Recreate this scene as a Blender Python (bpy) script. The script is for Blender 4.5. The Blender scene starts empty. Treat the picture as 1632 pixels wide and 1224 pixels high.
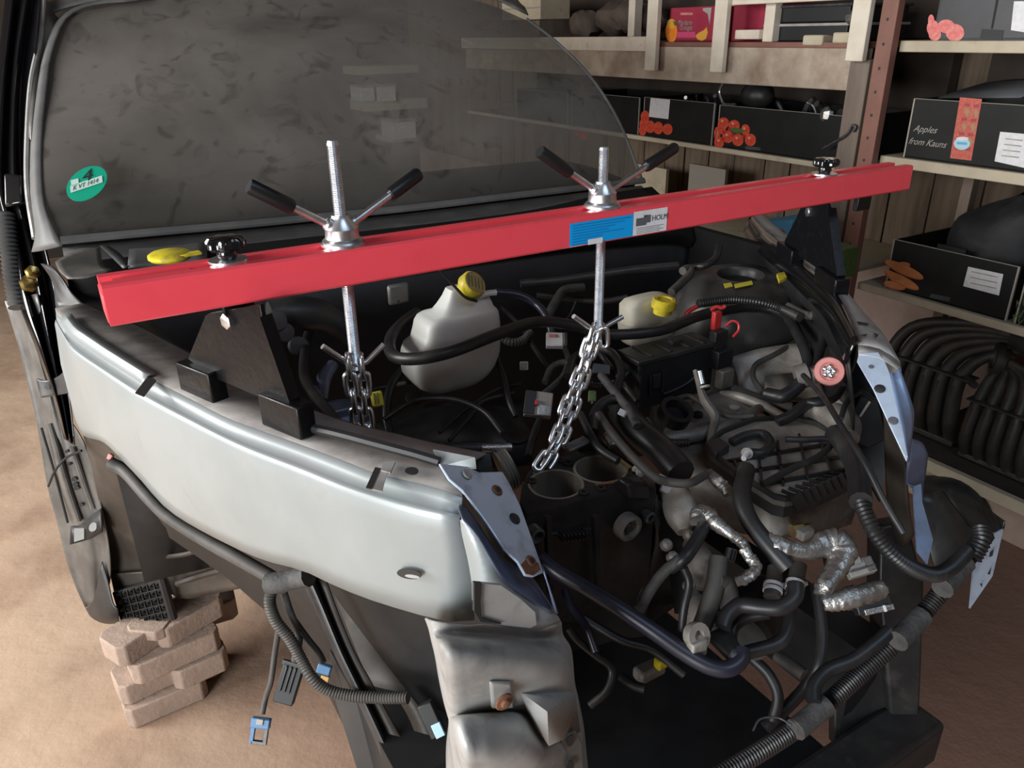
import bpy, math, random
from mathutils import Vector, Matrix
random.seed(7)
SC = bpy.context.scene
COL = SC.collection
# ---------------------------------------------------------------- camera
CP, CR, CF, CH = 0.42463, 0.015004, 1236.246, 1.6      # pitch, roll, focal (px of 1632 wide), height
FW = Vector((0, math.cos(CP), -math.sin(CP)))
RT0 = Vector((1, 0, 0)); DN0 = FW.cross(RT0)
RT = RT0*math.cos(CR) + DN0*math.sin(CR)
DN = DN0*math.cos(CR) - RT0*math.sin(CR)
CAM = Vector((0, 0, CH))
cd = bpy.data.cameras.new('camera'); cam = bpy.data.objects.new('camera', cd); COL.objects.link(cam)
cam.matrix_world = Matrix(((RT.x, -DN.x, -FW.x, 0), (RT.y, -DN.y, -FW.y, 0), (RT.z, -DN.z, -FW.z, CH), (0, 0, 0, 1)))
cd.sensor_fit = 'HORIZONTAL'; cd.sensor_width = 36.0; cd.lens = 36.0*CF/1632; cd.clip_start = 0.02
SC.camera = cam
SC.view_settings.view_transform = 'Standard'; SC.view_settings.look = 'None'
SC.view_settings.gamma = 1.0; SC.view_settings.use_curve_mapping = False
SC.view_settings.exposure = 0.15
# ---------------------------------------------------------------- car frame: t across, l rearward, z up
HD = 1.03609
T = Vector((math.sin(HD), math.cos(HD), 0)); L = Vector((-math.cos(HD), math.sin(HD), 0)); UP = Vector((0, 0, 1))
O = Vector((-.45841, .8395, 0))
def C(t, l, z): return O + T*t + L*l + UP*z
def tlz(P): q = P - O; return q.dot(T), q.dot(L), P.z
def ray(x, y): return FW + RT*((x-816)/CF) + DN*((y-612)/CF)
def Z(x, y, z): d = ray(x, y); return CAM + d*((z-CH)/d.z)                     # on a level plane
def D(x, y, d): return CAM + ray(x, y)*d                                       # at a distance
def PL(x, y, P, n): d = ray(x, y); return CAM + d*((P-CAM).dot(n)/d.dot(n))    # on any plane
def LL(x, y, l): return PL(x, y, O + L*l, L)                                   # on an upright plane across the car
def TT(x, y, t): return PL(x, y, O + T*t, T)                                   # on an upright plane along the car
def proj(P): q = P-CAM; w = q.dot(FW); return 816+CF*q.dot(RT)/w, 612+CF*q.dot(DN)/w
# ---------------------------------------------------------------- world and daylight
w = bpy.data.worlds.new('world'); SC.world = w; w.use_nodes = True
w.node_tree.nodes['Background'].inputs[0].default_value = (0.75, 0.85, 1.0, 1)
w.node_tree.nodes['Background'].inputs[1].default_value = 0.04
def area(name, pos, aim, sx, sy, power, col):
    ld = bpy.data.lights.new(name, 'AREA'); ld.shape = 'RECTANGLE'; ld.size = sx; ld.size_y = sy
    ld.energy = power; ld.color = col
    o = bpy.data.objects.new(name, ld); COL.objects.link(o); o.location = pos
    o.rotation_euler = (aim-pos).to_track_quat('-Z', 'Y').to_euler(); return o
area('daylight_side_door', C(-3.0, 1.7, 2.05), C(.4, .9, .6), 2.6, 1.7, 240, (1.0, .985, .96))
area('daylight_front_door', C(-2.9, -1.6, 1.45), C(.2, .1, 1.1), 1.7, 1.6, 150, (.95, .98, 1.0))
area('daylight_skylight', C(.85, -1.8, 3.4), C(.9, -.2, .8), 1.6, 1.0, 15, (.60, .78, 1.0))
# ---------------------------------------------------------------- materials
def mat(name, c1, c2=None, scale=12, rough=.5, metal=0.0, bump=0.0, coat=0.0, lo=.4, hi=.65, dust=None, dust_scale=6, dlo=.5, dhi=.75, spec=.5, bscale=None, alpha=None, rough2=None, stretch=None):
    m = bpy.data.materials.new(name); m.use_nodes = True; nt = m.node_tree; N = nt.nodes; K = nt.links
    b = N['Principled BSDF']
    b.inputs['Base Color'].default_value = (*c1, 1); b.inputs['Roughness'].default_value = rough
    b.inputs['Metallic'].default_value = metal; b.inputs['Specular IOR Level'].default_value = spec
    if coat: b.inputs['Coat Weight'].default_value = coat; b.inputs['Coat Roughness'].default_value = .12
    tc = N.new('ShaderNodeTexCoord'); co = tc.outputs['Object']
    if stretch:
        mp = N.new('ShaderNodeMapping'); mp.inputs['Scale'].default_value = stretch; K.new(co, mp.inputs[0]); co = mp.outputs[0]
    def noise(s, det=5):
        n = N.new('ShaderNodeTexNoise'); n.inputs['Scale'].default_value = s; n.inputs['Detail'].default_value = det
        n.inputs['Roughness'].default_value = .6; K.new(co, n.inputs['Vector']); return n
    def ramp(n, a, bb):
        r = N.new('ShaderNodeMapRange'); r.inputs[1].default_value = a; r.inputs[2].default_value = bb
        K.new(n.outputs['Fac'], r.inputs[0]); return r
    last = None
    if c2:
        r = ramp(noise(scale), lo, hi); mx = N.new('ShaderNodeMix'); mx.data_type = 'RGBA'
        mx.inputs[6].default_value = (*c1, 1); mx.inputs[7].default_value = (*c2, 1); K.new(r.outputs[0], mx.inputs[0]); last = mx
    if dust:
        r = ramp(noise(dust_scale, 7), dlo, dhi); mx = N.new('ShaderNodeMix'); mx.data_type = 'RGBA'
        if last: K.new(last.outputs[2], mx.inputs[6])
        else: mx.inputs[6].default_value = (*c1, 1)
        mx.inputs[7].default_value = (*dust, 1); K.new(r.outputs[0], mx.inputs[0]); last = mx
        rr = N.new('ShaderNodeMapRange'); rr.inputs[3].default_value = rough; rr.inputs[4].default_value = rough2 or .8
        K.new(r.outputs[0], rr.inputs[0]); K.new(rr.outputs[0], b.inputs['Roughness'])
        if metal:
            rm = N.new('ShaderNodeMapRange'); rm.inputs[3].default_value = metal; rm.inputs[4].default_value = 0.05
            K.new(r.outputs[0], rm.inputs[0]); K.new(rm.outputs[0], b.inputs['Metallic'])
    if last: K.new(last.outputs[2], b.inputs['Base Color'])
    if bump:
        n = noise(bscale or scale*3, 6); bp = N.new('ShaderNodeBump'); bp.inputs['Strength'].default_value = bump
        bp.inputs['Distance'].default_value = .01; K.new(n.outputs['Fac'], bp.inputs['Height']); K.new(bp.outputs[0], b.inputs['Normal'])
    if alpha is not None: b.inputs['Alpha'].default_value = alpha
    return m
M = {}
M['red'] = mat('red_gloss_paint', (.84, .070, .095), (.78, .058, .08), 30, .38, coat=.2, lo=.5, hi=.9)
M['zinc'] = mat('zinc_plated_steel', (.80, .81, .83), (.62, .62, .65), 60, .34, metal=1.0)
M['chain'] = mat('galvanised_chain_steel', (.84, .85, .87), None, rough=.28, metal=1.0)
M['black_paint'] = mat('black_gloss_paint', (.008, .008, .009), (.02, .02, .02), 25, .22, coat=.3, lo=.5, hi=.8)
M['foot_black'] = mat('black_coated_steel', (.005, .005, .006), (.011, .011, .012), 60, .3, lo=.55, hi=.8, bump=.08, bscale=80, spec=.22)
M['grip'] = mat('black_rubber_grip', (.009, .009, .01), None, rough=.38)
M['knob'] = mat('black_knob_plastic', (.006, .006, .007), None, rough=.12, coat=.5)
M['silver'] = mat('silver_car_paint', (.315, .34, .342), (.275, .30, .30), 5, .42, metal=.25, coat=.2, dust=(.22, .19, .17), dust_scale=9, dlo=.6, dhi=.95)
M['silver_dirty'] = mat('dusty_silver_paint', (.42, .415, .40), (.32, .31, .295), 9, .5, metal=.25, dust=(.14, .125, .11), dust_scale=16, dlo=.5, dhi=.8)
M['rail_top'] = mat('grimy_rail_paint', (.28, .265, .25), (.19, .175, .16), 10, .6, metal=.15, dust=(.075, .066, .06), dust_scale=14, dlo=.5, dhi=.78)
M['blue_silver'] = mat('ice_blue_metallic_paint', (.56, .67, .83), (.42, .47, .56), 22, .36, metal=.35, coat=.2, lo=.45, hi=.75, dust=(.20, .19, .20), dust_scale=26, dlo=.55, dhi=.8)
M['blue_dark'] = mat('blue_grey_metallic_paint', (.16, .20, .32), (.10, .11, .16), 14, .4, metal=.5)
M['blue_mid'] = mat('shaded_blue_metallic_paint', (.27, .37, .58), (.20, .25, .36), 18, .36, metal=.4, coat=.2)  # darker copy of the ice blue paint, shade put into the colour
M['primer'] = mat('grey_black_body_paint', (.035, .035, .036), (.07, .066, .062), 9, .4, metal=.2, dust=(.14, .125, .11), dust_scale=12, dlo=.55, dhi=.85)
M['jamb'] = mat('black_glossy_jamb_paint', (.006, .006, .007), None, rough=.14, coat=.5)
M['seal'] = mat('grey_rubber_seal', (.075, .075, .075), (.11, .108, .105), 10, .55)
M['pillar_grey'] = mat('dusty_grey_pillar_paint', (.11, .105, .098), (.19, .18, .165), 9, .42, metal=.4, dust=(.10, .085, .07), dust_scale=15, dlo=.5, dhi=.8)
M['plastic'] = mat('black_plastic', (.014, .014, .015), (.026, .025, .024), 14, .45, dust=(.06, .055, .05), dust_scale=18, dlo=.55, dhi=.9)
M['plastic_dk'] = mat('deep_black_plastic', (.008, .008, .009), (.014, .014, .015), 14, .5)
M['plastic_brown'] = mat('dusty_brown_plastic', (.030, .024, .019), (.05, .04, .032), 8, .5, dust=(.11, .085, .065), dust_scale=7, dlo=.5, dhi=.85)
M['cowl'] = mat('dark_grey_cowl_plastic', (.045, .046, .048), (.07, .07, .07), 10, .5, dust=(.12, .115, .11), dust_scale=9, dlo=.55, dhi=.9)
M['rubber'] = mat('black_rubber_hose', (.012, .012, .014), (.022, .021, .021), 20, .42, dust=(.05, .045, .04), dust_scale=14, dlo=.55, dhi=.9)
M['rubber_blue'] = mat('smooth_blue_black_hose', (.014, .015, .030), (.02, .02, .03), 20, .35)
M['rubber_grey'] = mat('grey_dusty_hose', (.05, .046, .042), (.08, .073, .066), 20, .6)
M['tape'] = mat('grey_cloth_tape', (.075, .072, .07), (.04, .038, .036), 40, .7, bump=.3, bscale=90)
M['alu'] = mat('dirty_cast_aluminium', (.24, .22, .20), (.14, .12, .105), 14, .55, metal=.4, bump=.25, bscale=50, dust=(.07, .055, .045), dust_scale=10, dlo=.45, dhi=.8)
M['alu_lt'] = mat('light_cast_aluminium', (.42, .39, .35), (.27, .245, .215), 14, .5, metal=.4, bump=.25, bscale=50, dust=(.10, .08, .065), dust_scale=12, dlo=.5, dhi=.85)
M['iron'] = mat('oily_black_iron', (.011, .011, .0115), (.020, .019, .0185), 14, .38, metal=0, spec=.35, bump=.15, bscale=60)
M['bore'] = mat('worn_cylinder_bore', (.34, .31, .26), (.20, .17, .14), 20, .35, metal=.55, stretch=(1, 1, .2))
M['rust'] = mat('rust', (.20, .085, .04), (.11, .05, .03), 40, .85)
M['foil'] = mat('crumpled_foil_tape', (.46, .45, .43), (.26, .25, .235), 30, .33, metal=.85, bump=.45, bscale=45)
M['white_plastic'] = mat('stained_white_plastic', (.56, .57, .55), (.48, .46, .38), 8, .45, lo=.4, hi=.8, dust=(.30, .25, .13), dust_scale=7, dlo=.58, dhi=.9)
M['cream'] = mat('cream_reservoir_plastic', (.58, .56, .47), (.48, .45, .36), 12, .45, dust=(.22, .19, .13), dust_scale=10, dlo=.6, dhi=.9)
M['yellow'] = mat('yellow_cap_plastic', (.66, .54, .02), (.50, .40, .03), 40, .45, dust=(.22, .18, .05), dust_scale=40, dlo=.5, dhi=.8)
M['yellow_mark'] = mat('yellow_print', (.62, .55, .04), None, rough=.6)
M['lightgrey'] = mat('grey_connector_plastic', (.36, .34, .31), (.28, .26, .24), 20, .5)
M['white'] = mat('white_label', (.72, .71, .72), (.62, .61, .62), 60, .5)
M['ink'] = mat('grey_print_ink', (.10, .10, .11), None, rough=.6)
M['blackink'] = mat('black_print_ink', (.02, .02, .02), None, rough=.6)
M['blue_label'] = mat('bright_blue_label', (.0, .33, .76), None, rough=.4)
M['blue_ink'] = mat('blue_label_text', (.0, .20, .52), None, rough=.4)
M['blue_conn'] = mat('blue_connector_plastic', (.05, .17, .36), (.10, .2, .32), 40, .45)
M['amber'] = mat('amber_plastic', (.55, .30, .08), None, rough=.3)
M['red_plastic'] = mat('red_plastic', (.50, .03, .03), None, rough=.4)
M['pink'] = mat('faded_pink_rubber', (.58, .22, .20), (.48, .17, .16), 30, .5)
M['green'] = mat('green_emission_sticker', (.01, .36, .22), None, rough=.35)
M['mint'] = mat('pale_green_strip', (.55, .72, .64), None, rough=.4)
M['copper'] = mat('brass_sensor', (.42, .30, .14), None, rough=.35, metal=.7)
M['gold'] = mat('gold_passivated_bolt', (.60, .42, .13), (.3, .2, .08), 60, .25, metal=1.0)
M['floor'] = mat('dusty_earth_floor', (.50, .355, .25), (.40, .275, .19), 1.7, .85, bump=.6, bscale=11, dust=(.30, .185, .125), dust_scale=3.5, dlo=.5, dhi=.8)
M['brick'] = mat('concrete_paver', (.40, .295, .235), (.32, .235, .185), 9, .85, bump=.35, bscale=60)
M['wall'] = mat('weathered_board', (.21, .155, .11), (.14, .10, .07), 5, .8, stretch=(6, 6, .6), bump=.2, bscale=30, dust=(.05, .035, .025), dust_scale=2.2, dlo=.55, dhi=.8)
M['plaster'] = mat('pinkish_plaster', (.36, .27, .23), (.28, .205, .17), 5, .9, bump=.2, bscale=40)
M['white_wood'] = mat('white_painted_timber', (.72, .64, .53), (.62, .54, .43), 10, .6, dust=(.28, .2, .14), dust_scale=16, dlo=.62, dhi=.85)
M['beam_wood'] = mat('worn_limewashed_beam', (.50, .415, .33), (.38, .30, .23), 6, .8, dust=(.25, .17, .12), dust_scale=7, dlo=.45, dhi=.75, bump=.2)
M['shelf_wood'] = mat('pale_shelf_board', (.52, .45, .33), (.42, .355, .26), 6, .7, dust=(.2, .15, .1), dust_scale=9, dlo=.58, dhi=.85)
M['grey_wood'] = mat('grey_brown_post', (.21, .165, .13), (.155, .12, .095), 6, .75, stretch=(5, 5, .5))
M['dark_wood'] = mat('dark_brown_board', (.055, .04, .03), (.035, .025, .02), 6, .8)
M['rust_post'] = mat('red_oxide_post', (.235, .105, .078), (.19, .085, .063), 8, .6)
M['carton'] = mat('black_printed_carton', (.010, .010, .010), (.015, .015, .015), 8, .5, spec=.22)
M['carton_grey'] = mat('charcoal_carton', (.055, .057, .062), (.04, .041, .045), 5, .5)
M['carton_edge'] = mat('pale_carton_edge', (.32, .29, .25), None, rough=.7)
M['carton_in'] = mat('dull_carton_inside', (.10, .085, .07), None, rough=.8)
M['tomato'] = mat('tomato_print', (.56, .035, .018), (.66, .12, .05), 60, .4)
M['leaf'] = mat('green_leaf_print', (.09, .14, .03), (.04, .08, .02), 90, .5)
M['carrot'] = mat('carrot_print', (.66, .25, .085), (.60, .19, .06), 40, .45)
M['carrot_dark'] = mat('deep_carrot_print', (.52, .15, .04), None, rough=.45)
M['tomato_dark'] = mat('deep_tomato_print', (.42, .02, .012), None, rough=.4)
M['tomato_glint'] = mat('tomato_glint_print', (.78, .30, .20), None, rough=.4)
M['apple_pink'] = mat('pink_apple_print', (.66, .12, .12), (.66, .28, .22), 60, .4)
M['red_strip'] = mat('red_band_print', (.52, .06, .05), (.42, .16, .09), 110, .5)
M['tan_print'] = mat('tan_pattern_print', (.35, .20, .10), None, rough=.5)
M['sky_print'] = mat('pale_blue_print', (.40, .60, .70), None, rough=.5)
M['carton_red'] = mat('crimson_carton', (.34, .03, .06), (.30, .02, .05), 8, .45)
M['magenta'] = mat('magenta_print', (.60, .07, .18), None, rough=.45)
M['orange'] = mat('orange_fruit_print', (.80, .21, .02), (.85, .33, .04), 30, .45)
M['orange_lt'] = mat('orange_segment_print', (.72, .36, .05), None, rough=.45)
M['bag'] = mat('black_cloth_bag', (.012, .012, .013), (.02, .02, .022), 20, .7, bump=.3, bscale=25)
M['crate'] = mat('black_crate_plastic', (.010, .010, .012), None, rough=.5)
M['manifold'] = mat('dusty_black_manifold', (.030, .027, .025), (.045, .04, .036), 12, .5, dust=(.08, .066, .055), dust_scale=12, dlo=.5, dhi=.85)
M['steel_dark'] = mat('dark_scrap_steel', (.06, .06, .062), (.12, .12, .12), 30, .4, metal=.6)
M['steel_lt'] = mat('bright_scrap_steel', (.45, .45, .46), None, rough=.3, metal=.9)
M['sack'] = mat('brown_sack', (.12, .09, .07), (.08, .06, .05), 14, .85, bump=.4)
M['bluepic'] = mat('blue_picture_print', (.10, .38, .62), None, rough=.5)
M['skin_print'] = mat('peach_print', (.60, .40, .26), None, rough=.5)
M['lime'] = mat('lime_green_bag', (.42, .62, .10), None, rough=.6)
M['cap_top'] = mat('tan_cap_print', (.40, .31, .09), (.30, .22, .07), 60, .6)
M['interior'] = mat('dark_cabin_trim', (.007, .007, .007), None, rough=.8, spec=.12)
# the floor turns redder and darker on the far side of the van
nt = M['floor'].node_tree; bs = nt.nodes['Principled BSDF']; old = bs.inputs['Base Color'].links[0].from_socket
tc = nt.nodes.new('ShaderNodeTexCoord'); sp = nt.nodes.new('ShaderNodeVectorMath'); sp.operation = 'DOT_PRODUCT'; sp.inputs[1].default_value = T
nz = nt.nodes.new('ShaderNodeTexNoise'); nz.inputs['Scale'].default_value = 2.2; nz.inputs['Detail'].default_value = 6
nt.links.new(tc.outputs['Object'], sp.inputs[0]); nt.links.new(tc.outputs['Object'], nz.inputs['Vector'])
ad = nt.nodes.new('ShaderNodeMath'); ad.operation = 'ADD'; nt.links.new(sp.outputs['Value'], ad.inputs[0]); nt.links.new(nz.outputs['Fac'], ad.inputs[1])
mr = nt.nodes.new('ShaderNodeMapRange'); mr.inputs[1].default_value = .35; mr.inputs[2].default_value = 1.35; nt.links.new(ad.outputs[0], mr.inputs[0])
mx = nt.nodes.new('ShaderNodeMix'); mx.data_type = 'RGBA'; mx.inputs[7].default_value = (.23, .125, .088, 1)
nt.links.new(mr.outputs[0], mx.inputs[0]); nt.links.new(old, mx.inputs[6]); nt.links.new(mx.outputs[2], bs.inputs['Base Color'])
# windscreen: clear tinted pane under an uneven film of dust
g = bpy.data.materials.new('dusty_windscreen_glass'); g.use_nodes = True; nt = g.node_tree; N = nt.nodes; K = nt.links
for n in list(N): N.remove(n)
out = N.new('ShaderNodeOutputMaterial'); tc = N.new('ShaderNodeTexCoord')
def gn(s, st=None, det=6, dist=0):
    n = N.new('ShaderNodeTexNoise'); n.inputs['Scale'].default_value = s; n.inputs['Detail'].default_value = det; n.inputs['Distortion'].default_value = dist
    if st:
        mp = N.new('ShaderNodeMapping'); mp.inputs['Scale'].default_value = st; mp.inputs['Rotation'].default_value = (.2, .4, .9); K.new(tc.outputs['Object'], mp.inputs[0]); K.new(mp.outputs[0], n.inputs['Vector'])
    else: K.new(tc.outputs['Object'], n.inputs['Vector'])
    return n
def gm(n, a, b, c=0, d=1):
    r = N.new('ShaderNodeMapRange'); r.inputs[1].default_value = a; r.inputs[2].default_value = b; r.inputs[3].default_value = c; r.inputs[4].default_value = d
    K.new(n.outputs[0], r.inputs[0]); return r
tr = N.new('ShaderNodeBsdfTransparent'); tr.inputs[0].default_value = (.56, .59, .57, 1)
gl = N.new('ShaderNodeBsdfGlossy'); gl.inputs['Roughness'].default_value = .06; gl.inputs['Color'].default_value = (.9, .9, .9, 1)
fr = N.new('ShaderNodeFresnel'); fr.inputs[0].default_value = 1.45
m1 = N.new('ShaderNodeMixShader'); K.new(fr.outputs[0], m1.inputs[0]); K.new(tr.outputs[0], m1.inputs[1]); K.new(gl.outputs[0], m1.inputs[2])
df = N.new('ShaderNodeBsdfDiffuse'); df.inputs[0].default_value = (.158, .144, .130, 1)
a1 = gm(gn(2.6, None, 6, .6), .30, .56, .55, 1.0); a2 = gm(gn(13, (1, 1, 1), 7, 1.2), .30, .45, .55, 1.0)
mu = N.new('ShaderNodeMath'); mu.operation = 'MULTIPLY'; K.new(a1.outputs[0], mu.inputs[0])
sx = N.new('ShaderNodeSeparateXYZ'); K.new(tc.outputs['Object'], sx.inputs[0])
zr = N.new('ShaderNodeMapRange'); zr.inputs[1].default_value = .02; zr.inputs[2].default_value = .16; zr.inputs[3].default_value = .42; zr.inputs[4].default_value = 1.0; K.new(sx.outputs[2], zr.inputs[0])   # the dust film thins towards the lower edge
m3 = N.new('ShaderNodeMath'); m3.operation = 'MULTIPLY'; K.new(zr.outputs[0], m3.inputs[0]); K.new(a2.outputs[0], m3.inputs[1]); K.new(m3.outputs[0], mu.inputs[1])
ms = N.new('ShaderNodeMath'); ms.operation = 'MULTIPLY'; ms.inputs[1].default_value = .80; K.new(mu.outputs[0], ms.inputs[0])
m2 = N.new('ShaderNodeMixShader'); K.new(ms.outputs[0], m2.inputs[0]); K.new(m1.outputs[0], m2.inputs[1]); K.new(df.outputs[0], m2.inputs[2])
K.new(m2.outputs[0], out.inputs[0]); M['glass'] = g
# ---------------------------------------------------------------- mesh helpers
def cr(pts, n):
    """Catmull-Rom through the points, n steps per span (works on Vectors or floats)."""
    if len(pts) < 3 or n < 2: return list(pts)
    P = [pts[0]*2-pts[1]] + list(pts) + [pts[-1]*2-pts[-2]]; out = []
    for i in range(1, len(P)-2):
        a, b, c, d = P[i-1:i+3]
        for k in range(n):
            u = k/n; out.append(.5*((b*2)+(c-a)*u+(a*2-b*5+c*4-d)*(u*u)+(b*3-a-c*3+d)*(u*u*u)))
    out.append(pts[-1]); return out
def resample(pts, n):
    Ls = [0]
    for a, b in zip(pts, pts[1:]): Ls.append(Ls[-1]+(b-a).length)
    out = []; j = 0
    for i in range(n):
        s = Ls[-1]*i/(n-1)
        while j < len(pts)-2 and Ls[j+1] < s: j += 1
        seg = Ls[j+1]-Ls[j] or 1e-9; out.append(pts[j].lerp(pts[j+1], min(1, max(0, (s-Ls[j])/seg))))
    return out
class MB:
    def __init__(s): s.v = []; s.f = []
    def add(s, vs, fs):
        n = len(s.v); s.v += [Vector(v) for v in vs]; s.f += [tuple(i+n for i in f) for f in fs]; return s
    def obox(s, c, u, v, w):          # centre and half axes
        P = [c+u*a+v*b+w*e for e in (-1, 1) for b in (-1, 1) for a in (-1, 1)]
        F = [(0, 2, 3, 1), (4, 5, 7, 6), (0, 1, 5, 4), (2, 6, 7, 3), (0, 4, 6, 2), (1, 3, 7, 5)]
        if u.cross(v).dot(w) < 0: F = [f[::-1] for f in F]
        return s.add(P, F)
    def box(s, t0, t1, l0, l1, z0, z1):   # in the car frame
        return s.obox(C((t0+t1)/2, (l0+l1)/2, (z0+z1)/2), T*abs(t1-t0)/2, L*abs(l1-l0)/2, UP*abs(z1-z0)/2)
    def bar(s, a, b, wd, th, up=UP):      # bar from a to b
        d = (b-a).normalized(); x = d.cross(up)
        if x.length < 1e-4: x = d.cross(T)
        x.normalize(); y = x.cross(d); return s.obox((a+b)/2, (b-a)/2, x*wd/2, y*th/2)
    def frames(s, pts):
        d0 = (pts[1]-pts[0]).normalized(); x = d0.orthogonal().normalized(); out = []
        for i, p in enumerate(pts):
            d = (pts[min(i+1, len(pts)-1)]-pts[max(i-1, 0)]).normalized()
            x = (x-d*x.dot(d)); x.normalize(); out.append((p, x, d.cross(x)))
        return out
    def tube(s, pts, r, seg=10, n=6, caps=True, flat=1.0):
        k = len(pts)
        rr = r if isinstance(r, (list, tuple)) else [r]*k
        P = cr(pts, n); R = cr(list(rr), n) if (k > 2 and n > 1) else list(rr)
        vs = []; fs = []
        for (p, x, y), q in zip(s.frames(P), R):
            for j in range(seg):
                a = 2*math.pi*j/seg; vs.append(p+x*(math.cos(a)*q)+y*(math.sin(a)*q*flat))
        for i in range(len(P)-1):
            for j in range(seg):
                j2 = (j+1) % seg; fs.append((i*seg+j, i*seg+j2, (i+1)*seg+j2, (i+1)*seg+j))
        if caps: fs += [tuple(range(seg))[::-1], tuple((len(P)-1)*seg+j for j in range(seg))]
        return s.add(vs, fs)
    def ribbed(s, pts, r, pitch=.006, seg=10, depth=.82):
        P = cr(pts, 8); ln = sum((b-a).length for a, b in zip(P, P[1:])); n = max(4, int(ln/pitch)*2)
        n = min(n, 260); Q = resample(P, n)
        return s.tube(Q, [r if i % 2 else r*depth for i in range(n)], seg, 1)
    def lathe(s, prof, o, ax, seg=20, x=None):
        ax = ax.normalized(); x = x or ax.orthogonal().normalized(); y = ax.cross(x); vs = []; fs = []
        for r, h in prof:
            for j in range(seg):
                a = 2*math.pi*j/seg; vs.append(o+ax*h+x*(r*math.cos(a))+y*(r*math.sin(a)))
        for i in range(len(prof)-1):
            for j in range(seg):
                j2 = (j+1) % seg; fs.append((i*seg+j, i*seg+j2, (i+1)*seg+j2, (i+1)*seg+j))
        fs += [tuple(range(seg))[::-1], tuple((len(prof)-1)*seg+j for j in range(seg))]
        return s.add(vs, fs)
    def prism(s, poly, vec):
        n = len(poly); vs = list(poly)+[p+vec for p in poly]
        fs = [tuple(range(n))[::-1], tuple(range(n, 2*n))]+[(i, (i+1) % n, n+(i+1) % n, n+i) for i in range(n)]
        return s.add(vs, fs)
    def loft(s, rows, n=1, m=1, closed=False):   # rows of points; n steps along a row, m steps between rows
        R = [cr(r, n) for r in rows]; k = min(len(r) for r in R)
        if m > 1:
            cols = [cr([r[j] for r in R], m) for j in range(k)]; R = [[c[i] for c in cols] for i in range(len(cols[0]))]
        vs = [p for r in R for p in r[:k]]; fs = []
        for i in range(len(R)-1):
            for j in range(k-1 if not closed else k):
                j2 = (j+1) % k; fs.append((i*k+j, i*k+j2, (i+1)*k+j2, (i+1)*k+j))
        return s.add(vs, fs)
    def disc(s, c, u, v, seg=16, th=None):       # flat disc with half axes u, v; th = thickness vector
        P = [c+u*math.cos(2*math.pi*j/seg)+v*math.sin(2*math.pi*j/seg) for j in range(seg)]
        return s.prism(P, th) if th is not None else s.add(P, [tuple(range(seg))])
    def ball(s, c, rx, ry=None, rz=None, seg=12, rings=7):
        ry = ry or rx; rz = rz or rx; vs = []; fs = []
        for i in range(1, rings):
            a = math.pi*i/rings
            for j in range(seg):
                b = 2*math.pi*j/seg; vs.append(c+T*(rx*math.sin(a)*math.cos(b))+L*(ry*math.sin(a)*math.sin(b))+UP*(rz*math.cos(a)))
        vs += [c+UP*rz, c-UP*rz]; k = (rings-1)*seg
        for i in range(rings-2):
            for j in range(seg):
                j2 = (j+1) % seg; fs.append((i*seg+j, (i+1)*seg+j, (i+1)*seg+j2, i*seg+j2))
        for j in range(seg):
            j2 = (j+1) % seg; fs += [(k, j, j2), (k+1, (rings-2)*seg+j2, (rings-2)*seg+j)]
        return s.add(vs, fs)
ORG = {}
def tag(o, label=None, cat=None, group=None, kind=None):
    for k, v in (('label', label), ('category', cat), ('group', group), ('kind', kind)):
        if v: o[k] = v
    return o
def org(o): return ORG[o.name]
def empty(name, loc, label=None, cat=None, group=None, kind=None):
    o = bpy.data.objects.new(name, None); COL.objects.link(o); o.location = loc; o.empty_display_size = .05
    ORG[o.name] = Vector(loc); return tag(o, label, cat, group, kind)
def link(name, me, origin, parent=None):
    o = bpy.data.objects.new(name, me); COL.objects.link(o); ORG[o.name] = Vector(origin)
    if parent: o.parent = parent; o.location = Vector(origin)-org(parent)
    else: o.location = origin
    return o
def build(mb, name, m, parent=None, label=None, cat=None, group=None, kind=None, bevel=0, solid=0, sub=0, smooth=True, ang=38, off=0):
    vs = mb.v; xs = [v.x for v in vs]; ys = [v.y for v in vs]; zs = [v.z for v in vs]
    o0 = Vector(((min(xs)+max(xs))/2, (min(ys)+max(ys))/2, min(zs)))
    me = bpy.data.meshes.new(name); me.from_pydata([v-o0 for v in vs], [], mb.f); me.update()
    me.materials.append(M[m] if isinstance(m, str) else m)
    if smooth:
        me.shade_smooth(); me.set_sharp_from_angle(angle=math.radians(ang))
    o = link(name, me, o0, parent)
    if solid:
        md = o.modifiers.new('solid', 'SOLIDIFY'); md.thickness = solid; md.offset = off
    if bevel:
        md = o.modifiers.new('bevel', 'BEVEL'); md.width = bevel; md.segments = 2; md.limit_method = 'ANGLE'; md.angle_limit = math.radians(40)
    if sub:
        md = o.modifiers.new('sub', 'SUBSURF'); md.levels = sub; md.render_levels = sub
    return tag(o, label, cat, group, kind)
def text(s, o0, xd, yd, size, m, parent, name='lettering', shear=0, bold=0, squash=1.0):
    """flat lettering: o0 lower left, xd reading direction, yd up direction"""
    cu = bpy.data.curves.new(name, 'FONT'); cu.body = s; cu.size = size; cu.shear = shear; cu.extrude = .0002; cu.offset = bold
    cu.resolution_u = 3
    tmp = bpy.data.objects.new(name, cu); COL.objects.link(tmp); dg = bpy.context.evaluated_depsgraph_get(); dg.update()
    me = bpy.data.meshes.new_from_object(tmp.evaluated_get(dg)); bpy.data.objects.remove(tmp); bpy.data.curves.remove(cu)
    xd = xd.normalized(); yd = yd.normalized(); zd = xd.cross(yd)
    for v in me.vertices: c = v.co.copy(); v.co = xd*(c.x*squash)+yd*c.y+zd*c.z
    me.materials.clear(); me.materials.append(M[m]); me.name = name
    return link(name, me, o0, parent)
def PZ(pts): return [Z(*p) for p in pts]
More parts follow.
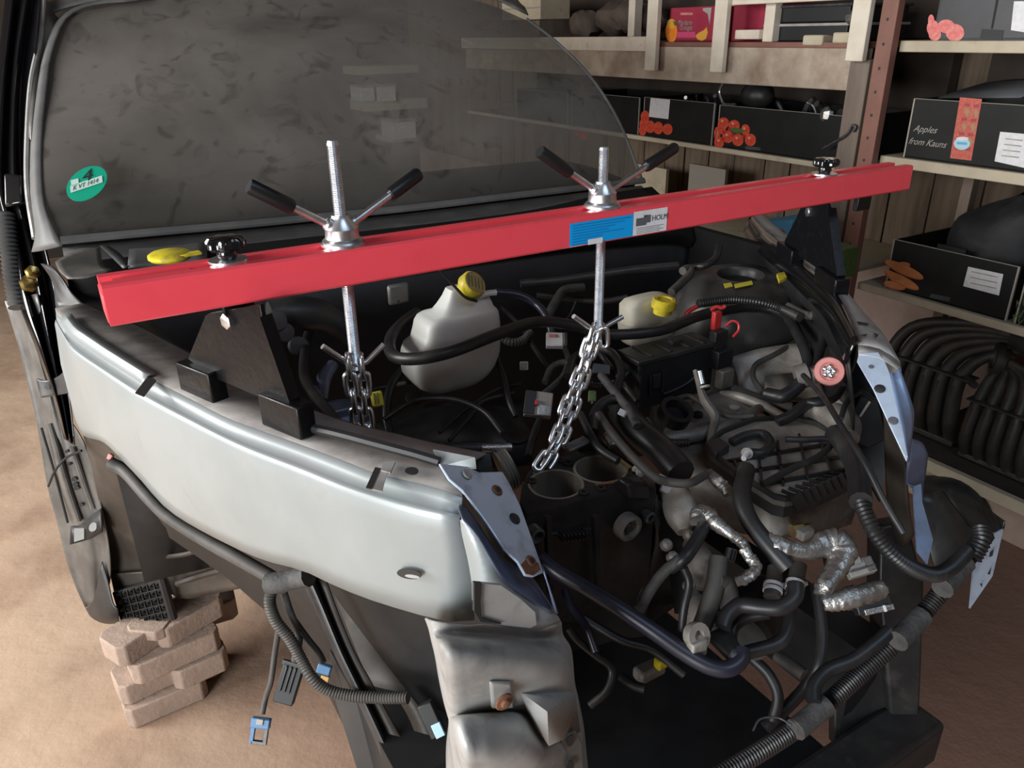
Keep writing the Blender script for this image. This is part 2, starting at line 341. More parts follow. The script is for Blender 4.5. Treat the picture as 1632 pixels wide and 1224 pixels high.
def hose(name, label, cat, pts, r, m='rubber', ribbed=False, group=None, seg=10, parent=None, pitch=.006):
    mb = MB(); P = PZ(pts)
    if ribbed: mb.ribbed(P, r, pitch, seg)
    else: mb.tube(P, r, seg, 6)
    return build(mb, name, m, parent, label, cat, group)
# ================================================================ the setting
def struct(mb, name, m, **k): return build(mb, name, m, kind='structure', **k)
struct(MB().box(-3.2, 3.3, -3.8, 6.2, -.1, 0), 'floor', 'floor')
wr = struct(MB().box(3.2, 3.35, -3.8, 6.2, 0, 3.5), 'wall_right', 'plaster')
x = -3.6; k = 0
while x < 6.0:
    wd = random.choice((.16, .19, .21)); k += 1
    build(MB().box(3.165+random.uniform(-.006, .006), 3.2, x, x+wd-.008, .62, 3.4), 'plank', 'wall', wr); x += wd
struct(MB().box(-3.2, 3.3, 6.2, 6.3, 0, 3.5), 'wall_back', 'dark_wood')
struct(MB().box(-3.3, -3.2, .9, 6.2, 0, 3.5).box(-3.3, -3.2, -3.8, .9, 2.5, 3.5), 'wall_left', 'wall')
struct(MB().box(-3.2, -2.7, -3.9, -3.8, 0, 3.5).box(.6, 3.3, -3.9, -3.8, 0, 3.5).box(-2.7, .6, -3.9, -3.8, 2.6, 3.5), 'wall_front', 'wall')
ce = struct(MB().box(-3.2, -.2, -3.8, 6.2, 3.5, 3.6).box(1.9, 3.3, -3.8, 6.2, 3.5, 3.6).box(-.2, 1.9, -3.8, -2.5, 3.5, 3.6).box(-.2, 1.9, -1.1, 6.2, 3.5, 3.6), 'ceiling', 'dark_wood')
for l in (-3, -.4, 1.0, 2.4, 3.8, 5.2): build(MB().box(-3.2, 3.2, l-.06, l+.06, 3.32, 3.5), 'rafter', 'dark_wood', ce)

# ================================================================ stripped van body
car = empty('van_body', C(.7, .9, .2), 'stripped silver van shell with open engine bay, bonnet and front end removed', 'vehicle')
def curtain(x, y, poly, push=0.0):
    """point of the pixel's sight line on the upright sheet through poly"""
    d = ray(x, y); best = None
    for i, (a, b) in enumerate(zip(poly, poly[1:])):
        ex, ey = b.x-a.x, b.y-a.y; det = d.x*(-ey)+ex*d.y
        if abs(det) < 1e-9: continue
        s = (a.x*(-ey)+ex*a.y)/det; u = (d.x*a.y-d.y*a.x)/det
        lo = -30 if i == 0 else -.001; hi = 31 if i == len(poly)-2 else 1
        if s > 0 and lo <= u <= hi:
            c = max(0, -u, u-1)
            if best is None or c < best[0]: best = (c, s)
    return CAM + d*(best[1]-push)
def sheet(name, rows, m, parent=car, n=4, mm=4, th=.003, fn=D, lab=None, **k):
    return build(MB().loft([[fn(*p) for p in r] for r in rows], n, mm), name, m, parent, lab, solid=th, **k)
def poly(name, pts, m, parent, vec, fn=D, lab=None, **k):
    return build(MB().prism([fn(*p) for p in pts], vec), name, m, parent, lab, **k)
# ---- near inner wing rail
R0 = [Z(*p) for p in [(88, 492, 1.15), (176, 531, 1.15), (232, 563, 1.148), (300, 600, 1.145), (400, 650, 1.142), (503, 692, 1.14), (580, 711, 1.138), (642, 727, 1.136), (735, 746, 1.134)]]
R0b = [Z(*p) for p in [(90, 500, 1.146), (112, 521, 1.15), (170, 560, 1.15), (235, 601, 1.148), (294, 631, 1.146), (353, 662, 1.144), (400, 681, 1.143), (477, 708, 1.141), (554, 737, 1.139), (600, 755, 1.137), (690, 776, 1.136), (737, 793, 1.134)]]
R1 = [Z(*p) for p in [(89, 512, 1.132), (100, 533, 1.132), (118, 559, 1.132), (165, 592, 1.131), (229, 633, 1.129), (294, 668, 1.127), (382, 712, 1.124), (480, 750, 1.121), (560, 782, 1.118), (660, 811, 1.116), (733, 826, 1.114)]]
PLAN = cr(R1, 4)
R3 = [curtain(x, y, PLAN, -.004) for x, y in [(120, 640), (130, 690), (165, 704), (188, 726), (223, 762), (265, 809), (323, 846), (412, 889), (480, 908), (529, 931), (588, 955), (677, 982), (737, 994), (752, 988)]]
A, B, E2, G = (resample(cr(q, 5), 40) for q in (R0, R0b, R1, R3))
NRM = []
for i in range(40):
    d = E2[min(i+1, 39)]-E2[max(i-1, 0)]; n_ = Vector((d.y, -d.x, 0)).normalized(); NRM.append(n_ if n_.dot(T) < 0 else -n_)
def siderow(f, push, end):
    r = [a.lerp(b, f)+n*push for a, b, n in zip(E2, G, NRM)]
    dlt = curtain(*end, PLAN, .003)-r[-1]
    return [p+dlt*max(0, (i-26)/13) for i, p in enumerate(r)]
q0 = siderow(.03, .002, (732, 834)); q1 = siderow(.14, .003, (737, 853)); mid = siderow(.5, .008, (748, 900)); q8 = siderow(.85, .005, (755, 955)); G = siderow(1, 0, (756, 988))
build(MB().loft([B, [a.lerp(b, .25)-UP*.004 for a, b in zip(B, E2)], [a.lerp(b, .75)-UP*.003 for a, b in zip(B, E2)], [a.lerp(b, .93)+UP*.001 for a, b in zip(B, E2)], E2, q0, q1, mid, q8, G]), 'wing_rail', 'silver', car, 'smooth silver painted inner wing rail along the near side', solid=.002, ang=75)
build(MB().loft([[p+T*.045+L*.02-UP*.004 for p in A], A, B]), 'rail_flange', 'rail_top', car, 'grimy top flange of the near wing rail', solid=.002)
strip = resample([Z(104, 503, 1.158), Z(120, 524, 1.158), Z(172, 559, 1.157), Z(236, 599, 1.155)], 16)
build(MB().loft([[p+T*.010+L*.004 for p in strip], strip, [p-T*.010-L*.002-UP*.010 for p in strip]]), 'rail_cover', 'silver', car, solid=.003)
def decal(name, pts, m, parent, fn, back=.0025, th=.0012, **k):
    P = [fn(*p) for p in pts]; P = [p+(CAM-p).normalized()*back for p in P]
    n = (P[1]-P[0]).cross(P[2]-P[0]).normalized()
    if n.dot(CAM-P[0]) < 0: n = -n
    return build(MB().prism(P, n*-th), name, m, parent, smooth=False, **k)
def el(cx, cy, rx, ry, n=14, rot=0): return [(cx+rx*math.cos(a)*math.cos(rot)-ry*math.sin(a)*math.sin(rot), cy+rx*math.cos(a)*math.sin(rot)+ry*math.sin(a)*math.cos(rot)) for a in (2*math.pi*i/n for i in range(n))]
side = lambda x, y: curtain(x, y, PLAN, .012)
top = lambda x, y: Z(x, y, 1.142)
decal('slot_hole', el(652, 915, 20, 8, rot=.13), 'blackink', car, side)
decal('slot_edge', el(657, 919, 12, 2.6, rot=.13), 'silver_dirty', car, side, back=.004)
decal('seam_gap', [(215, 626), (229, 632), (249, 606), (238, 597)], 'blackink', car, lambda x, y: Z(x, y, 1.152))
decal('square_hole', [(598, 744), (607, 746), (592, 779), (583, 777)], 'blackink', car, top, back=.004)
decal('clip_plate', [(607, 746), (618, 749), (609, 783), (592, 779)], 'silver_dirty', car, top, back=.003)
decal('spring_clip', [(612, 736), (630, 735), (622, 753), (607, 749)], 'silver_dirty', car, top, back=.006, th=.003)
decal('round_hole', el(656, 750, 11, 6), 'blackink', car, top)
build(MB().tube([Z(x, y, z) for x, y, z in [(486, 680, 1.15), (540, 692, 1.155), (600, 708, 1.155), (660, 724, 1.15), (700, 736, 1.145)]], .006, 8, 5), 'weather_strip', 'plastic_dk', car)
# ---- near corner: lamp plate, sloped recess, lower panel
A3, B3, G3 = Z(763, 752, 1.137), Z(747, 786, 1.134), LL(867, 912, -.375)
PN = (B3-A3).cross(G3-A3).normalized()
lp = lambda x, y: PL(x, y, A3, PN)
P = [lp(*p) for p in [(700, 738), (745, 743), (763, 752), (801, 751), (814, 773), (830, 806), (863, 899), (867, 912), (850, 919), (837, 917), (825, 896), (804, 876), (776, 834), (750, 798), (737, 782), (716, 764)]]
build(MB().prism(P, PN*(-.003 if PN.z > 0 else .003)), 'lamp_plate', 'blue_silver', car, 'ice blue lamp mounting plate with rusty holes, near corner', bevel=.0015)
sgn = 1 if PN.z > 0 else -1
for (hx, hy, rx, ry, m) in ((792, 782, 7, 9, 'rust'), (820, 827, 8, 10, 'blackink'), (846, 895, 7, 8, 'rust')):
    rim = MB(); c = lp(hx, hy)+PN*sgn*.001
    build(MB().lathe([(.0005, 0), (.0075, 0), (.006, .0015), (.0036, .0015), (.0005, .0005)], c, PN*sgn, 14), 'bolt_hole', m, car)
    if m == 'rust': build(MB().lathe([(.0001, 0), (.0034, 0), (.0034, .0005), (.0001, .0005)], c+PN*sgn*.0015, PN*sgn, 10), 'hole_core', 'blackink', car)
decal('rust_patch', [(830, 900), (842, 888), (858, 897), (862, 908), (850, 917), (838, 914)], 'rust', car, lp, back=.001, th=.0006)
build(MB().lathe([(.0005, 0), (.007, 0), (.0055, .0015), (.003, .0015), (.0005, .0005)], lp(743, 757)+PN*sgn*.002, PN*sgn, 14), 'bolt_hole', 'silver_dirty', car)
poly('flange_tab', [(690, 716, 1.15), (757, 729, 1.15), (759, 744, 1.14), (706, 742, 1.14)], 'silver', car, UP*-.003, Z)
lf = [LL(*p) for p in [(737, 827, -.345), (763, 858, -.362), (783, 893, -.372), (806, 928, -.378), (842, 956, -.382), (881, 978, -.386)]]
rg = [lp(*p)-UP*.012+L*.022 for p in [(752, 803), (778, 838), (804, 878), (830, 902), (860, 916)]]+[LL(887, 978, -.372)]
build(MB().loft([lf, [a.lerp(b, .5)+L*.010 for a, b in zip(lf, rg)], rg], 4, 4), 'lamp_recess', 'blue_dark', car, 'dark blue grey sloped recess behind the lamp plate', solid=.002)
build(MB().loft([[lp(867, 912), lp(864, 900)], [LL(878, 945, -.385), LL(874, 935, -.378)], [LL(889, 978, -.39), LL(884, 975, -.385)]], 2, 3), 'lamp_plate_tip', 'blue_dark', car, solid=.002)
rows = [
 [(738, 826, -.344), (764, 857, -.361), (784, 892, -.371), (807, 927, -.377), (843, 955, -.381), (884, 977, -.385), (894, 990, -.386)],
 [(734, 829, -.336), (737, 852, -.345), (746, 892, -.352), (752, 930, -.36), (757, 968, -.365), (800, 998, -.374), (852, 1006, -.38)]]
build(MB().loft([[LL(*p) for p in r] for r in rows], 3, 4), 'corner_panel', 'silver', car, solid=.002)
rows = [
 [(678, 985, -.30), (694, 990, -.350), (740, 997, -.362), (772, 996, -.366), (812, 1000, -.372), (848, 1004, -.376), (890, 992, -.380), (893, 992, -.33)],
 [(684, 1002, -.29), (692, 1008, -.355), (740, 1012, -.362), (775, 1014, -.366), (815, 1017, -.370), (850, 1020, -.370), (892, 1012, -.368), (896, 1012, -.32)],
 [(688, 1020, -.29), (700, 1024, -.385), (742, 1028, -.398), (780, 1030, -.40), (820, 1033, -.40), (860, 1034, -.392), (903, 1030, -.375), (908, 1031, -.32)],
 [(694, 1045, -.29), (705, 1046, -.395), (745, 1050, -.412), (785, 1052, -.414), (825, 1054, -.414), (870, 1054, -.410), (907, 1050, -.390), (912, 1050, -.32)],
 [(700, 1080, -.29), (711, 1080, -.395), (748, 1080, -.412), (788, 1082, -.414), (828, 1084, -.414), (872, 1086, -.412), (910, 1085, -.394), (915, 1086, -.32)],
 [(708, 1118, -.28), (717, 1120, -.385), (752, 1120, -.398), (790, 1121, -.400), (830, 1118, -.402), (872, 1104, -.404), (912, 1104, -.390), (920, 1108, -.32)],
 [(714, 1140, -.28), (722, 1140, -.375), (756, 1136, -.382), (792, 1134, -.384), (826, 1134, -.386), (868, 1140, -.392), (918, 1136, -.376), (926, 1138, -.31)],
 [(716, 1152, -.28), (724, 1151, -.400), (758, 1146, -.412), (796, 1144, -.414), (832, 1146, -.412), (862, 1168, -.402), (921, 1158, -.372), (930, 1160, -.31)],
 [(712, 1190, -.28), (734, 1192, -.424), (764, 1202, -.442), (800, 1204, -.442), (846, 1198, -.436), (876, 1196, -.414), (925, 1196, -.372), (934, 1200, -.30)],
 [(712, 1240, -.28), (740, 1240, -.410), (770, 1244, -.418), (810, 1246, -.420), (850, 1244, -.416), (880, 1240, -.405), (930, 1246, -.372), (940, 1250, -.30)],
 [(712, 1330, -.28), (744, 1330, -.41), (774, 1330, -.418), (812, 1330, -.420), (850, 1330, -.416), (884, 1330, -.405), (936, 1330, -.372), (950, 1330, -.30)]]
build(MB().loft([[LL(*p) for p in r] for r in rows], 4, 4), 'lamp_housing_panel', 'silver_dirty', car, 'dusty silver pressed lamp housing panel at the front corner', solid=.002, ang=80)
poly('bolt_plate', [(782, 1089, -.420), (816, 1089, -.420), (820, 1130, -.408), (785, 1131, -.408)], 'silver_dirty', car, L*.006, LL, bevel=.003)
build(MB().lathe([(.0005, 0), (.011, 0), (.010, .002), (.006, .003), (.0045, .006), (.0005, .007)], LL(803, 1118, -.424), -L, 12), 'rusty_bolt', 'rust', car, 'rusty bolt head')
w0, w1, w2, w3, w4, w5 = LL(830, 1103, -.408), LL(915, 1102, -.398), LL(872, 1134, -.438), LL(874, 1188, -.428), LL(846, 1146, -.40), LL(924, 1166, -.372)
build(MB().add([w0, w1, w2, w3, w4, w5], [(0, 2, 1), (0, 4, 3, 2), (2, 3, 5, 1)]), 'pressed_wedge', 'silver_dirty', car, solid=.002)
decal('pocket', [(758, 929), (798, 933), (829, 954), (853, 976), (855, 996), (845, 1001), (800, 996), (766, 989), (758, 975)], 'silver_dirty', car, lambda x, y: LL(x, y, -.386), th=.004)
decal('pocket_gap', [(756, 929), (768, 930), (766, 960), (768, 985), (800, 995), (766, 991), (756, 975)], 'blackink', car, lambda x, y: LL(x, y, -.389), th=.004)
poly('drilled_strip', [(893, 1183, -.40), (899, 1176, -.40), (918, 1165, -.40), (928, 1185, -.40), (934, 1300, -.39), (896, 1300, -.39)], 'pillar_grey', car, L*.004, LL, bevel=.001)
for hy in (1181, 1221): decal('strip_hole', el(909, hy, 6, 9, rot=.3), 'blackink', car, lambda x, y: LL(x, y, -.402))
# ---- behind the near corner: arch liners and struts seen under the rail
dk = [(548, 930, 1.40), (720, 960, 1.36), (740, 1240, 1.36), (640, 1260, 1.40)]
poly('inner_arch', dk, 'interior', car, FW*.02)
sheet('arch_strip', [[(500, 918, 1.20), (520, 925, 1.19)], [(522, 985, 1.20), (540, 980, 1.19)], [(550, 1050, 1.20), (566, 1042, 1.19)], [(572, 1096, 1.20), (592, 1088, 1.19)], [(600, 1150, 1.2), (622, 1145, 1.19)], [(640, 1250, 1.2), (676, 1240, 1.19)]], 'plastic_brown', lab='grey brown bent arch strip')
sheet('arch_edge', [[(478, 918, 1.19), (490, 915, 1.18), (500, 920, 1.20)], [(505, 975, 1.19), (514, 970, 1.18), (524, 980, 1.20)], [(535, 1045, 1.19), (543, 1040, 1.18), (553, 1050, 1.20)], [(562, 1100, 1.19), (570, 1096, 1.18), (578, 1103, 1.20)], [(590, 1160, 1.19), (598, 1156, 1.18), (606, 1160, 1.20)], [(628, 1250, 1.19), (640, 1246, 1.18), (650, 1250, 1.20)]], 'primer', lab='black tarred arch edge')
sheet('arch_panel', [[(522, 920, 1.26), (560, 930, 1.25), (600, 945, 1.25)], [(548, 985, 1.26), (585, 992, 1.25), (620, 1002, 1.25)], [(570, 1040, 1.26), (608, 1045, 1.25), (637, 1052, 1.25)], [(592, 1092, 1.26), (626, 1100, 1.25), (654, 1104, 1.25)]], 'rubber_grey', lab='grey flat liner panel')
poly('skid_plate', [(533, 1112, 1.26), (575, 1112, 1.26), (640, 1260, 1.26), (580, 1260, 1.26)], 'plastic_brown', car, FW*.02, lab='brown skid plate')
poly('brace_box', [(644, 976, 1.27), (668, 978, 1.27), (696, 1060, 1.27), (694, 1090, 1.28), (672, 1078, 1.28)], 'plastic', car, FW*.05, bevel=.004)
sheet('lower_strip', [[(634, 1112, 1.2), (656, 1110, 1.19)], [(655, 1150, 1.2), (680, 1145, 1.19)], [(690, 1240, 1.2), (712, 1230, 1.19)]], 'plastic_brown')
# ---- near side door jamb, hinge pillar, sill
J = [(-12, [10, 21, 32, 43, 55, 66], 2.05), (100, [-2, 8, 18, 27, 38, 56], 1.98), (200, [-13, 0, 12, 22, 32, 47], 1.92), (300, [-13, 0, 12, 24, 36, 47], 1.86), (400, [16, 28, 40, 50, 60, 74], 1.8), (480, [30, 42, 54, 66, 78, 92], 1.76), (560, [58, 66, 74, 82, 90, 100], 1.73), (640, [86, 91, 96, 101, 106, 112], 1.73), (705, [103, 106, 109, 112, 115, 119], 1.74)]
sheet('door_jamb', [[(x, y+(0 if y < 500 else i*2-6), d+(.018 if i % 2 == 0 else -.012)) for i, x in enumerate(xs)] for y, xs, d in J], 'jamb', lab='glossy black ridged door jamb', n=5, mm=4, ang=80)
H = [(480, [8, 20, 32, 44, 60], 1.83), (556, [31, 42, 54, 62, 74], 1.86), (650, [54, 66, 80, 88, 94], 1.90), (715, [66, 80, 90, 113, 133], 1.93), (779, [77, 92, 108, 131, 152], 1.96), (830, [91, 108, 126, 147, 164], 1.99), (885, [104, 118, 140, 160, 174], 2.02), (930, [119, 128, 145, 161, 176], 2.05), (968, [136, 142, 151, 160, 168], 2.08)]
sheet('hinge_pillar', [[(x, y-i*3, d+(.0, .014, -.012, .010, -.012)[i]-i*.02) for i, x in enumerate(xs)] for y, xs, d in H], 'pillar_grey', lab='dusty grey hinge pillar with small dark holes', n=4, mm=4, ang=75)
for pts, r, m in (([(79, 675, 1.862), (92, 720, 1.872), (108, 775, 1.90), (126, 830, 1.93)], .007, 'pillar_grey'), ([(115, 712, 1.866), (130, 758, 1.885), (149, 810, 1.915)], .007, 'pillar_grey'), ([(66, 682, 1.885), (86, 750, 1.925), (108, 833, 1.965)], .003, 'plastic_dk')):
    build(MB().tube([D(*p) for p in pts], r, 8, 4), 'pressed_ridge' if r > .005 else 'groove', m, car)
hf = lambda x, y: D(x, y, 1.80+(y-560)*.00046)
for hx, hy, r in ((106, 720, 2.5), (110, 740, 2.5), (118, 764, 3.5), (120, 772, 3.5), (122, 778, 3.5), (129, 805, 3)): decal('pillar_hole', el(hx, hy, r*1.2, r), 'blackink', car, lambda x, y: D(x, y, 1.87+(y-700)*.0005))
sheet('sill_end', [[(137, 969, 2.06), (150, 955, 2.0), (163, 895, 1.96)], [(147, 984, 2.06), (160, 975, 1.98), (172, 925, 1.95)], [(167, 993, 2.06), (175, 985, 1.97), (180, 960, 1.94)], [(190, 993, 2.06), (190, 988, 1.98), (188, 970, 1.94)]], 'plastic', lab='rounded black sill end')
sheet('wing_bracket', [[(58, 603, 1.75), (76, 606, 1.74), (96, 598, 1.70), (112, 580, 1.66)], [(62, 620, 1.75), (80, 618, 1.74), (100, 614, 1.70), (114, 606, 1.66)], [(66, 634, 1.75), (82, 632, 1.74), (102, 628, 1.70), (118, 625, 1.66)]], 'primer', lab='grey bent wing bracket with a bolt hole')
decal('bracket_hole', el(75, 617, 4, 4), 'blackink', car, lambda x, y: D(x, y, 1.735))
sheet('lower_bracket', [[(113, 838, 1.93), (134, 836, 1.92), (145, 822, 1.90), (162, 810, 1.88)], [(112, 868, 1.93), (134, 862, 1.92), (146, 858, 1.90), (163, 848, 1.88)]], 'plastic_dk', lab='black folded bracket with a round hole')
decal('bracket_hole', el(148, 840, 6, 8, rot=.5), 'pillar_grey', car, lambda x, y: D(x, y, 1.89))
decal('bracket_hole', [(118, 842), (134, 842), (134, 859), (118, 864)], 'pillar_grey', car, lambda x, y: D(x, y, 1.915))
build(MB().tube([D(x, y, d) for x, y, d in [(77, 775, 1.86), (88, 750, 1.83), (105, 730, 1.82), (130, 718, 1.80)]], .003, 6, 6), 'thin_cable', 'rubber', car)
boot = MB(); 
pp = [D(x, y, d) for x, y, d in [(8, 340, 1.80), (14, 390, 1.79), (20, 440, 1.78), (29, 490, 1.77)]]
q = resample(cr(pp, 6), 44); boot.tube(q, [.021 if i % 2 else .015 for i in range(44)], 10, 1)
build(boot, 'ribbed_boot', 'cowl', car, 'grey accordion cable boot')
build(MB().lathe([(.001, 0), (.020, 0), (.020, .012), (.012, .014), (.012, .026), (.001, .028)], D(46, 452, 1.74), (CAM-D(46, 452, 1.74)), 6), 'hinge_bolt', 'gold', car, 'gold plated hinge bolt')
build(MB().lathe([(.001, 0), (.016, 0), (.016, .012), (.010, .014), (.010, .022), (.001, .024)], D(52, 434, 1.73), (CAM-D(52, 434, 1.73)), 6), 'hinge_bolt', 'gold', car)
poly('check_strap_cover', [(4, 275, 1.82), (34, 278, 1.82), (36, 325, 1.82), (6, 330, 1.82)], 'jamb', car, FW*.03, bevel=.006)
# ---- wheel arch wall, liner and ribbed pad behind the near rail
sheet('arch_wall', [[(120, 640, 1.66), (170, 690, 1.62), (240, 760, 1.56), (330, 830, 1.50), (440, 890, 1.46)], [(150, 760, 1.84), (205, 790, 1.82), (262, 830, 1.79), (345, 865, 1.76), (450, 912, 1.70)], [(170, 860, 1.96), (225, 880, 1.95), (275, 905, 1.93), (355, 900, 1.88), (440, 920, 1.78)], [(176, 915, 2.0), (244, 915, 1.98), (285, 953, 1.97), (360, 942, 1.92), (418, 930, 1.84)]], 'plastic_brown', n=4, mm=5, lab='dusty brown wheel arch wall')
build(MB().tube([D(x, y, d) for x, y, d in [(200, 770, 1.78), (216, 800, 1.80), (236, 860, 1.86), (256, 915, 1.90), (276, 985, 1.95)]], .011, 8, 6), 'arch_seal', 'rubber', car)
build(MB().tube([D(x, y, d) for x, y, d in [(256, 888, 1.86), (300, 882, 1.82), (330, 870, 1.78)]], .006, 6, 6), 'pressed_rib', 'plastic_brown', car)
build(MB().tube([D(x, y, d) for x, y, d in [(282, 930, 1.92), (330, 915, 1.88), (390, 900, 1.80)]], .008, 6, 6), 'pressed_rib', 'plastic_brown', car)
poly('arch_foot', [(174, 914, 1.99), (246, 910, 1.95), (258, 945, 1.97), (182, 950, 2.01)], 'plastic_brown', car, FW*.04, bevel=.004)
pad = MB(); c0, cu, cv = D(180, 945, 1.97), D(254, 926, 1.93)-D(180, 945, 1.97), D(197, 1003, 2.0)-D(180, 945, 1.97)
nn = cu.cross(cv).normalized(); nn = nn if nn.dot(CAM-c0) > 0 else -nn
pad.obox(c0+cu*.5+cv*.5-nn*.012, cu*.5, cv*.5, nn*.006)
for i in range(8): pad.obox(c0+cu*(i/7)+cv*.5-nn*.006, cu*.012, cv*.5, nn*.006)
for i in range(6): pad.obox(c0+cu*.5+cv*(i/5)-nn*.006, cu*.5, cv*.016, nn*.006)
for i in range(7):
    for j in range(5):
        p = c0+cu*((i+.5)/7)+cv*((j+.5)/5)-nn*.006; a, b = cu/15, cv/11
        pad.add([p-a-b, p+a-b, p+a+b, p-a+b, p+nn*.016+a*.6-b*.6], [(0, 1, 4), (1, 2, 4), (2, 3, 4), (3, 0, 4)])
build(pad, 'waffle_pad', 'plastic', car, 'black waffle ribbed sill pad', smooth=False)
build(MB().box(-.02, 1.45, .95, 3.2, .26, .29), 'floor_pan', 'plastic_dk', car, 'dark underbody floor pan', bevel=.005)
# ---- windscreen, frame, roof, cabin
bot = [(97, 386, 1.66), (250, 372, 1.745), (400, 359, 1.83), (520, 347, 1.905), (660, 333, 1.99), (800, 316, 2.08), (920, 302, 2.18), (1022, 290, 2.28)]
topr = [(104, 24, 2.06), (220, 3, 2.14), (350, -6, 2.20), (480, -10, 2.26), (590, -10, 2.32), (690, -8, 2.38), (770, 4, 2.43), (838, 32, 2.47)]
b1 = [D(*p) for p in bot]; t1 = [D(*p) for p in topr]
bl = []
for f, (edgeL, edgeR) in ((0, ((97, 386, 1.66), (1022, 290, 2.28))), (.3, ((68, 300, 1.74), (985, 196, 2.35))), (.6, ((68, 190, 1.86), (938, 122, 2.40))), (.85, ((78, 85, 1.99), (882, 66, 2.45))), (1, ((104, 24, 2.06), (838, 32, 2.47)))):
    r = [a.lerp(b, f)+(-L*.06+UP*.03)*(4*f*(1-f))*.8 for a, b in zip(b1, t1)]
    dl, dr = D(*edgeL)-r[0], D(*edgeR)-r[-1]; n = len(r)-1
    bl.append([p+dl*max(0, 1-3*i/n)+dr*max(0, 1-3*(n-i)/n) for i, p in enumerate(r)])
ws = build(MB().loft(bl, 3, 4), 'windscreen', 'glass', car, 'dusty windscreen with dark smears', ang=80)
def seal(a, b, w0, dirv, name, m='seal', lab=None):
    return build(MB().tube(cr([p+dirv for p in a], 3), w0, 8, 1, flat=.6), name, m, car, lab)
colL = [D(*p) for p in [(52, 405, 1.70), (58, 372, 1.70), (50, 310, 1.75), (50, 225, 1.84), (58, 150, 1.92), (68, 88, 2.0), (88, 38, 2.06), (130, 10, 2.10), (220, -6, 2.15)]]
colL2 = [D(*p) for p in [(100, 392, 1.655), (82, 355, 1.68), (70, 310, 1.73), (68, 225, 1.82), (76, 140, 1.91), (84, 85, 1.98), (106, 30, 2.04), (150, 8, 2.08), (220, 2, 2.12)]]
build(MB().loft([[p+L*.02 for p in colL], [a.lerp(b, .4)-L*.012+UP*.004 for a, b in zip(colL, colL2)], colL2], 3, 3), 'windscreen_frame', 'seal', car, 'dusty grey rubber windscreen surround', solid=.004)
build(MB().tube([p+(-L*.012+UP*.006) for p in cr(bl[0], 3)], .010, 8, 1, flat=.7), 'windscreen_seal', 'seal', car)
build(MB().tube([p+(UP*.003+T*.004) for p in cr([r[-1] for r in bl], 5)], .0045, 8, 1), 'windscreen_trim', 'cowl', car, 'thin dark trim on the far windscreen edge')
rf = [D(*p) for p in [(60, 66, 2.02), (78, 30, 2.06), (108, 12, 2.09), (220, -10, 2.15), (350, -16, 2.21), (480, -20, 2.27), (590, -20, 2.33), (690, -18, 2.39), (775, -6, 2.45), (842, 24, 2.49)]]
build(MB().loft([rf, [p+L*.05+UP*.035 for p in rf], [p+L*.25+UP*.075 for p in rf], [p+L*1.4+UP*.10 for p in rf]], 3, 3), 'roof', 'pillar_grey', car, 'dusty grey roof skin', solid=.004)
pl2 = [D(*p) for p in [(70, -15, 2.05), (64, 60, 2.01), (50, 130, 1.94), (44, 215, 1.86), (44, 300, 1.78), (56, 380, 1.73)]]
build(MB().tube(pl2, .007, 8, 5), 'pillar_edge', 'silver_dirty', car, 'light grey edge of the windscreen pillar')
build(MB().loft([pl2[:4], [p.lerp(q, .5)-L*.004 for p, q in zip(pl2[:4], [colL[6], colL[5], colL[4], colL[3]])], [colL[6]+RT*.02, colL[5], colL[4], colL[3]]], 3, 2), 'pillar_skin', 'pillar_grey', car, solid=.003)
dash = [p+L*.03-UP*.012 for p in bl[0]]
build(MB().loft([dash, [p+L*.25+UP*.02 for p in dash], [p+L*.5-UP*.01 for p in dash], [p+L*.52-UP*.25 for p in dash]], 3, 3), 'dashboard', 'interior', car, 'dark dashboard behind the windscreen', solid=.01)
build(MB().box(.02, 1.40, 2.35, 2.40, .3, 1.1).box(.02, 1.40, 1.4, 2.4, .3, .34), 'cabin_bulkhead', 'interior', car)
stk = MB(); sc = bl[0][0]; 
gx = (PL(175, 290, bl[1][0], (bl[0][2]-bl[1][0]).cross(bl[2][0]-bl[1][0]).normalized()))
gn_ = (bl[0][1]-bl[1][0]).cross(bl[2][1]-bl[1][0]).normalized(); gn_ = gn_ if gn_.dot(CAM-gx) > 0 else -gn_
# the sticker lies in the plane of the glass near its lower corner
sp0 = D(138, 293, 1.715)
su = (D(160, 283, 1.73)-D(116, 303, 1.70)); su = (su-gn_*su.dot(gn_)).normalized(); sv = gn_.cross(su)
def onst(x, y): return PL(x, y, sp0, gn_)
sc_ = build(MB().disc(onst(138.5, 292), onst(170.5, 284)-onst(138.5, 292), onst(141, 265.5)-onst(138.5, 292), 28, gn_*-.001), 'emission_sticker', 'green', car, 'round green emission sticker reading 4 on the windscreen', smooth=False)
a0, ax_ = onst(113, 308), (onst(164, 291)-onst(113, 308)); ay_ = onst(112, 297)-onst(113, 308)
build(MB().prism([a0+gn_*.001, a0+ax_+gn_*.001, a0+ax_+ay_+gn_*.001, a0+ay_+gn_*.001], gn_*.0005), 'number_strip', 'mint', sc_, smooth=False)
build(MB().prism([p+gn_*.001 for p in (onst(114, 298), onst(126, 294), onst(125, 285), onst(113, 288))], gn_*.0005), 'stamp', 'mint', sc_, smooth=False)
text('4', onst(130, 292)+gn_*.0016, ax_, ay_, (ay_.length)*2.3, 'blackink', sc_, 'numeral', shear=.2)
text('K VT 1414', a0+ax_*.06+ay_*.2+gn_*.002, ax_, ay_, ay_.length*.85, 'ink', sc_, 'plate_number', shear=.3, squash=.72)
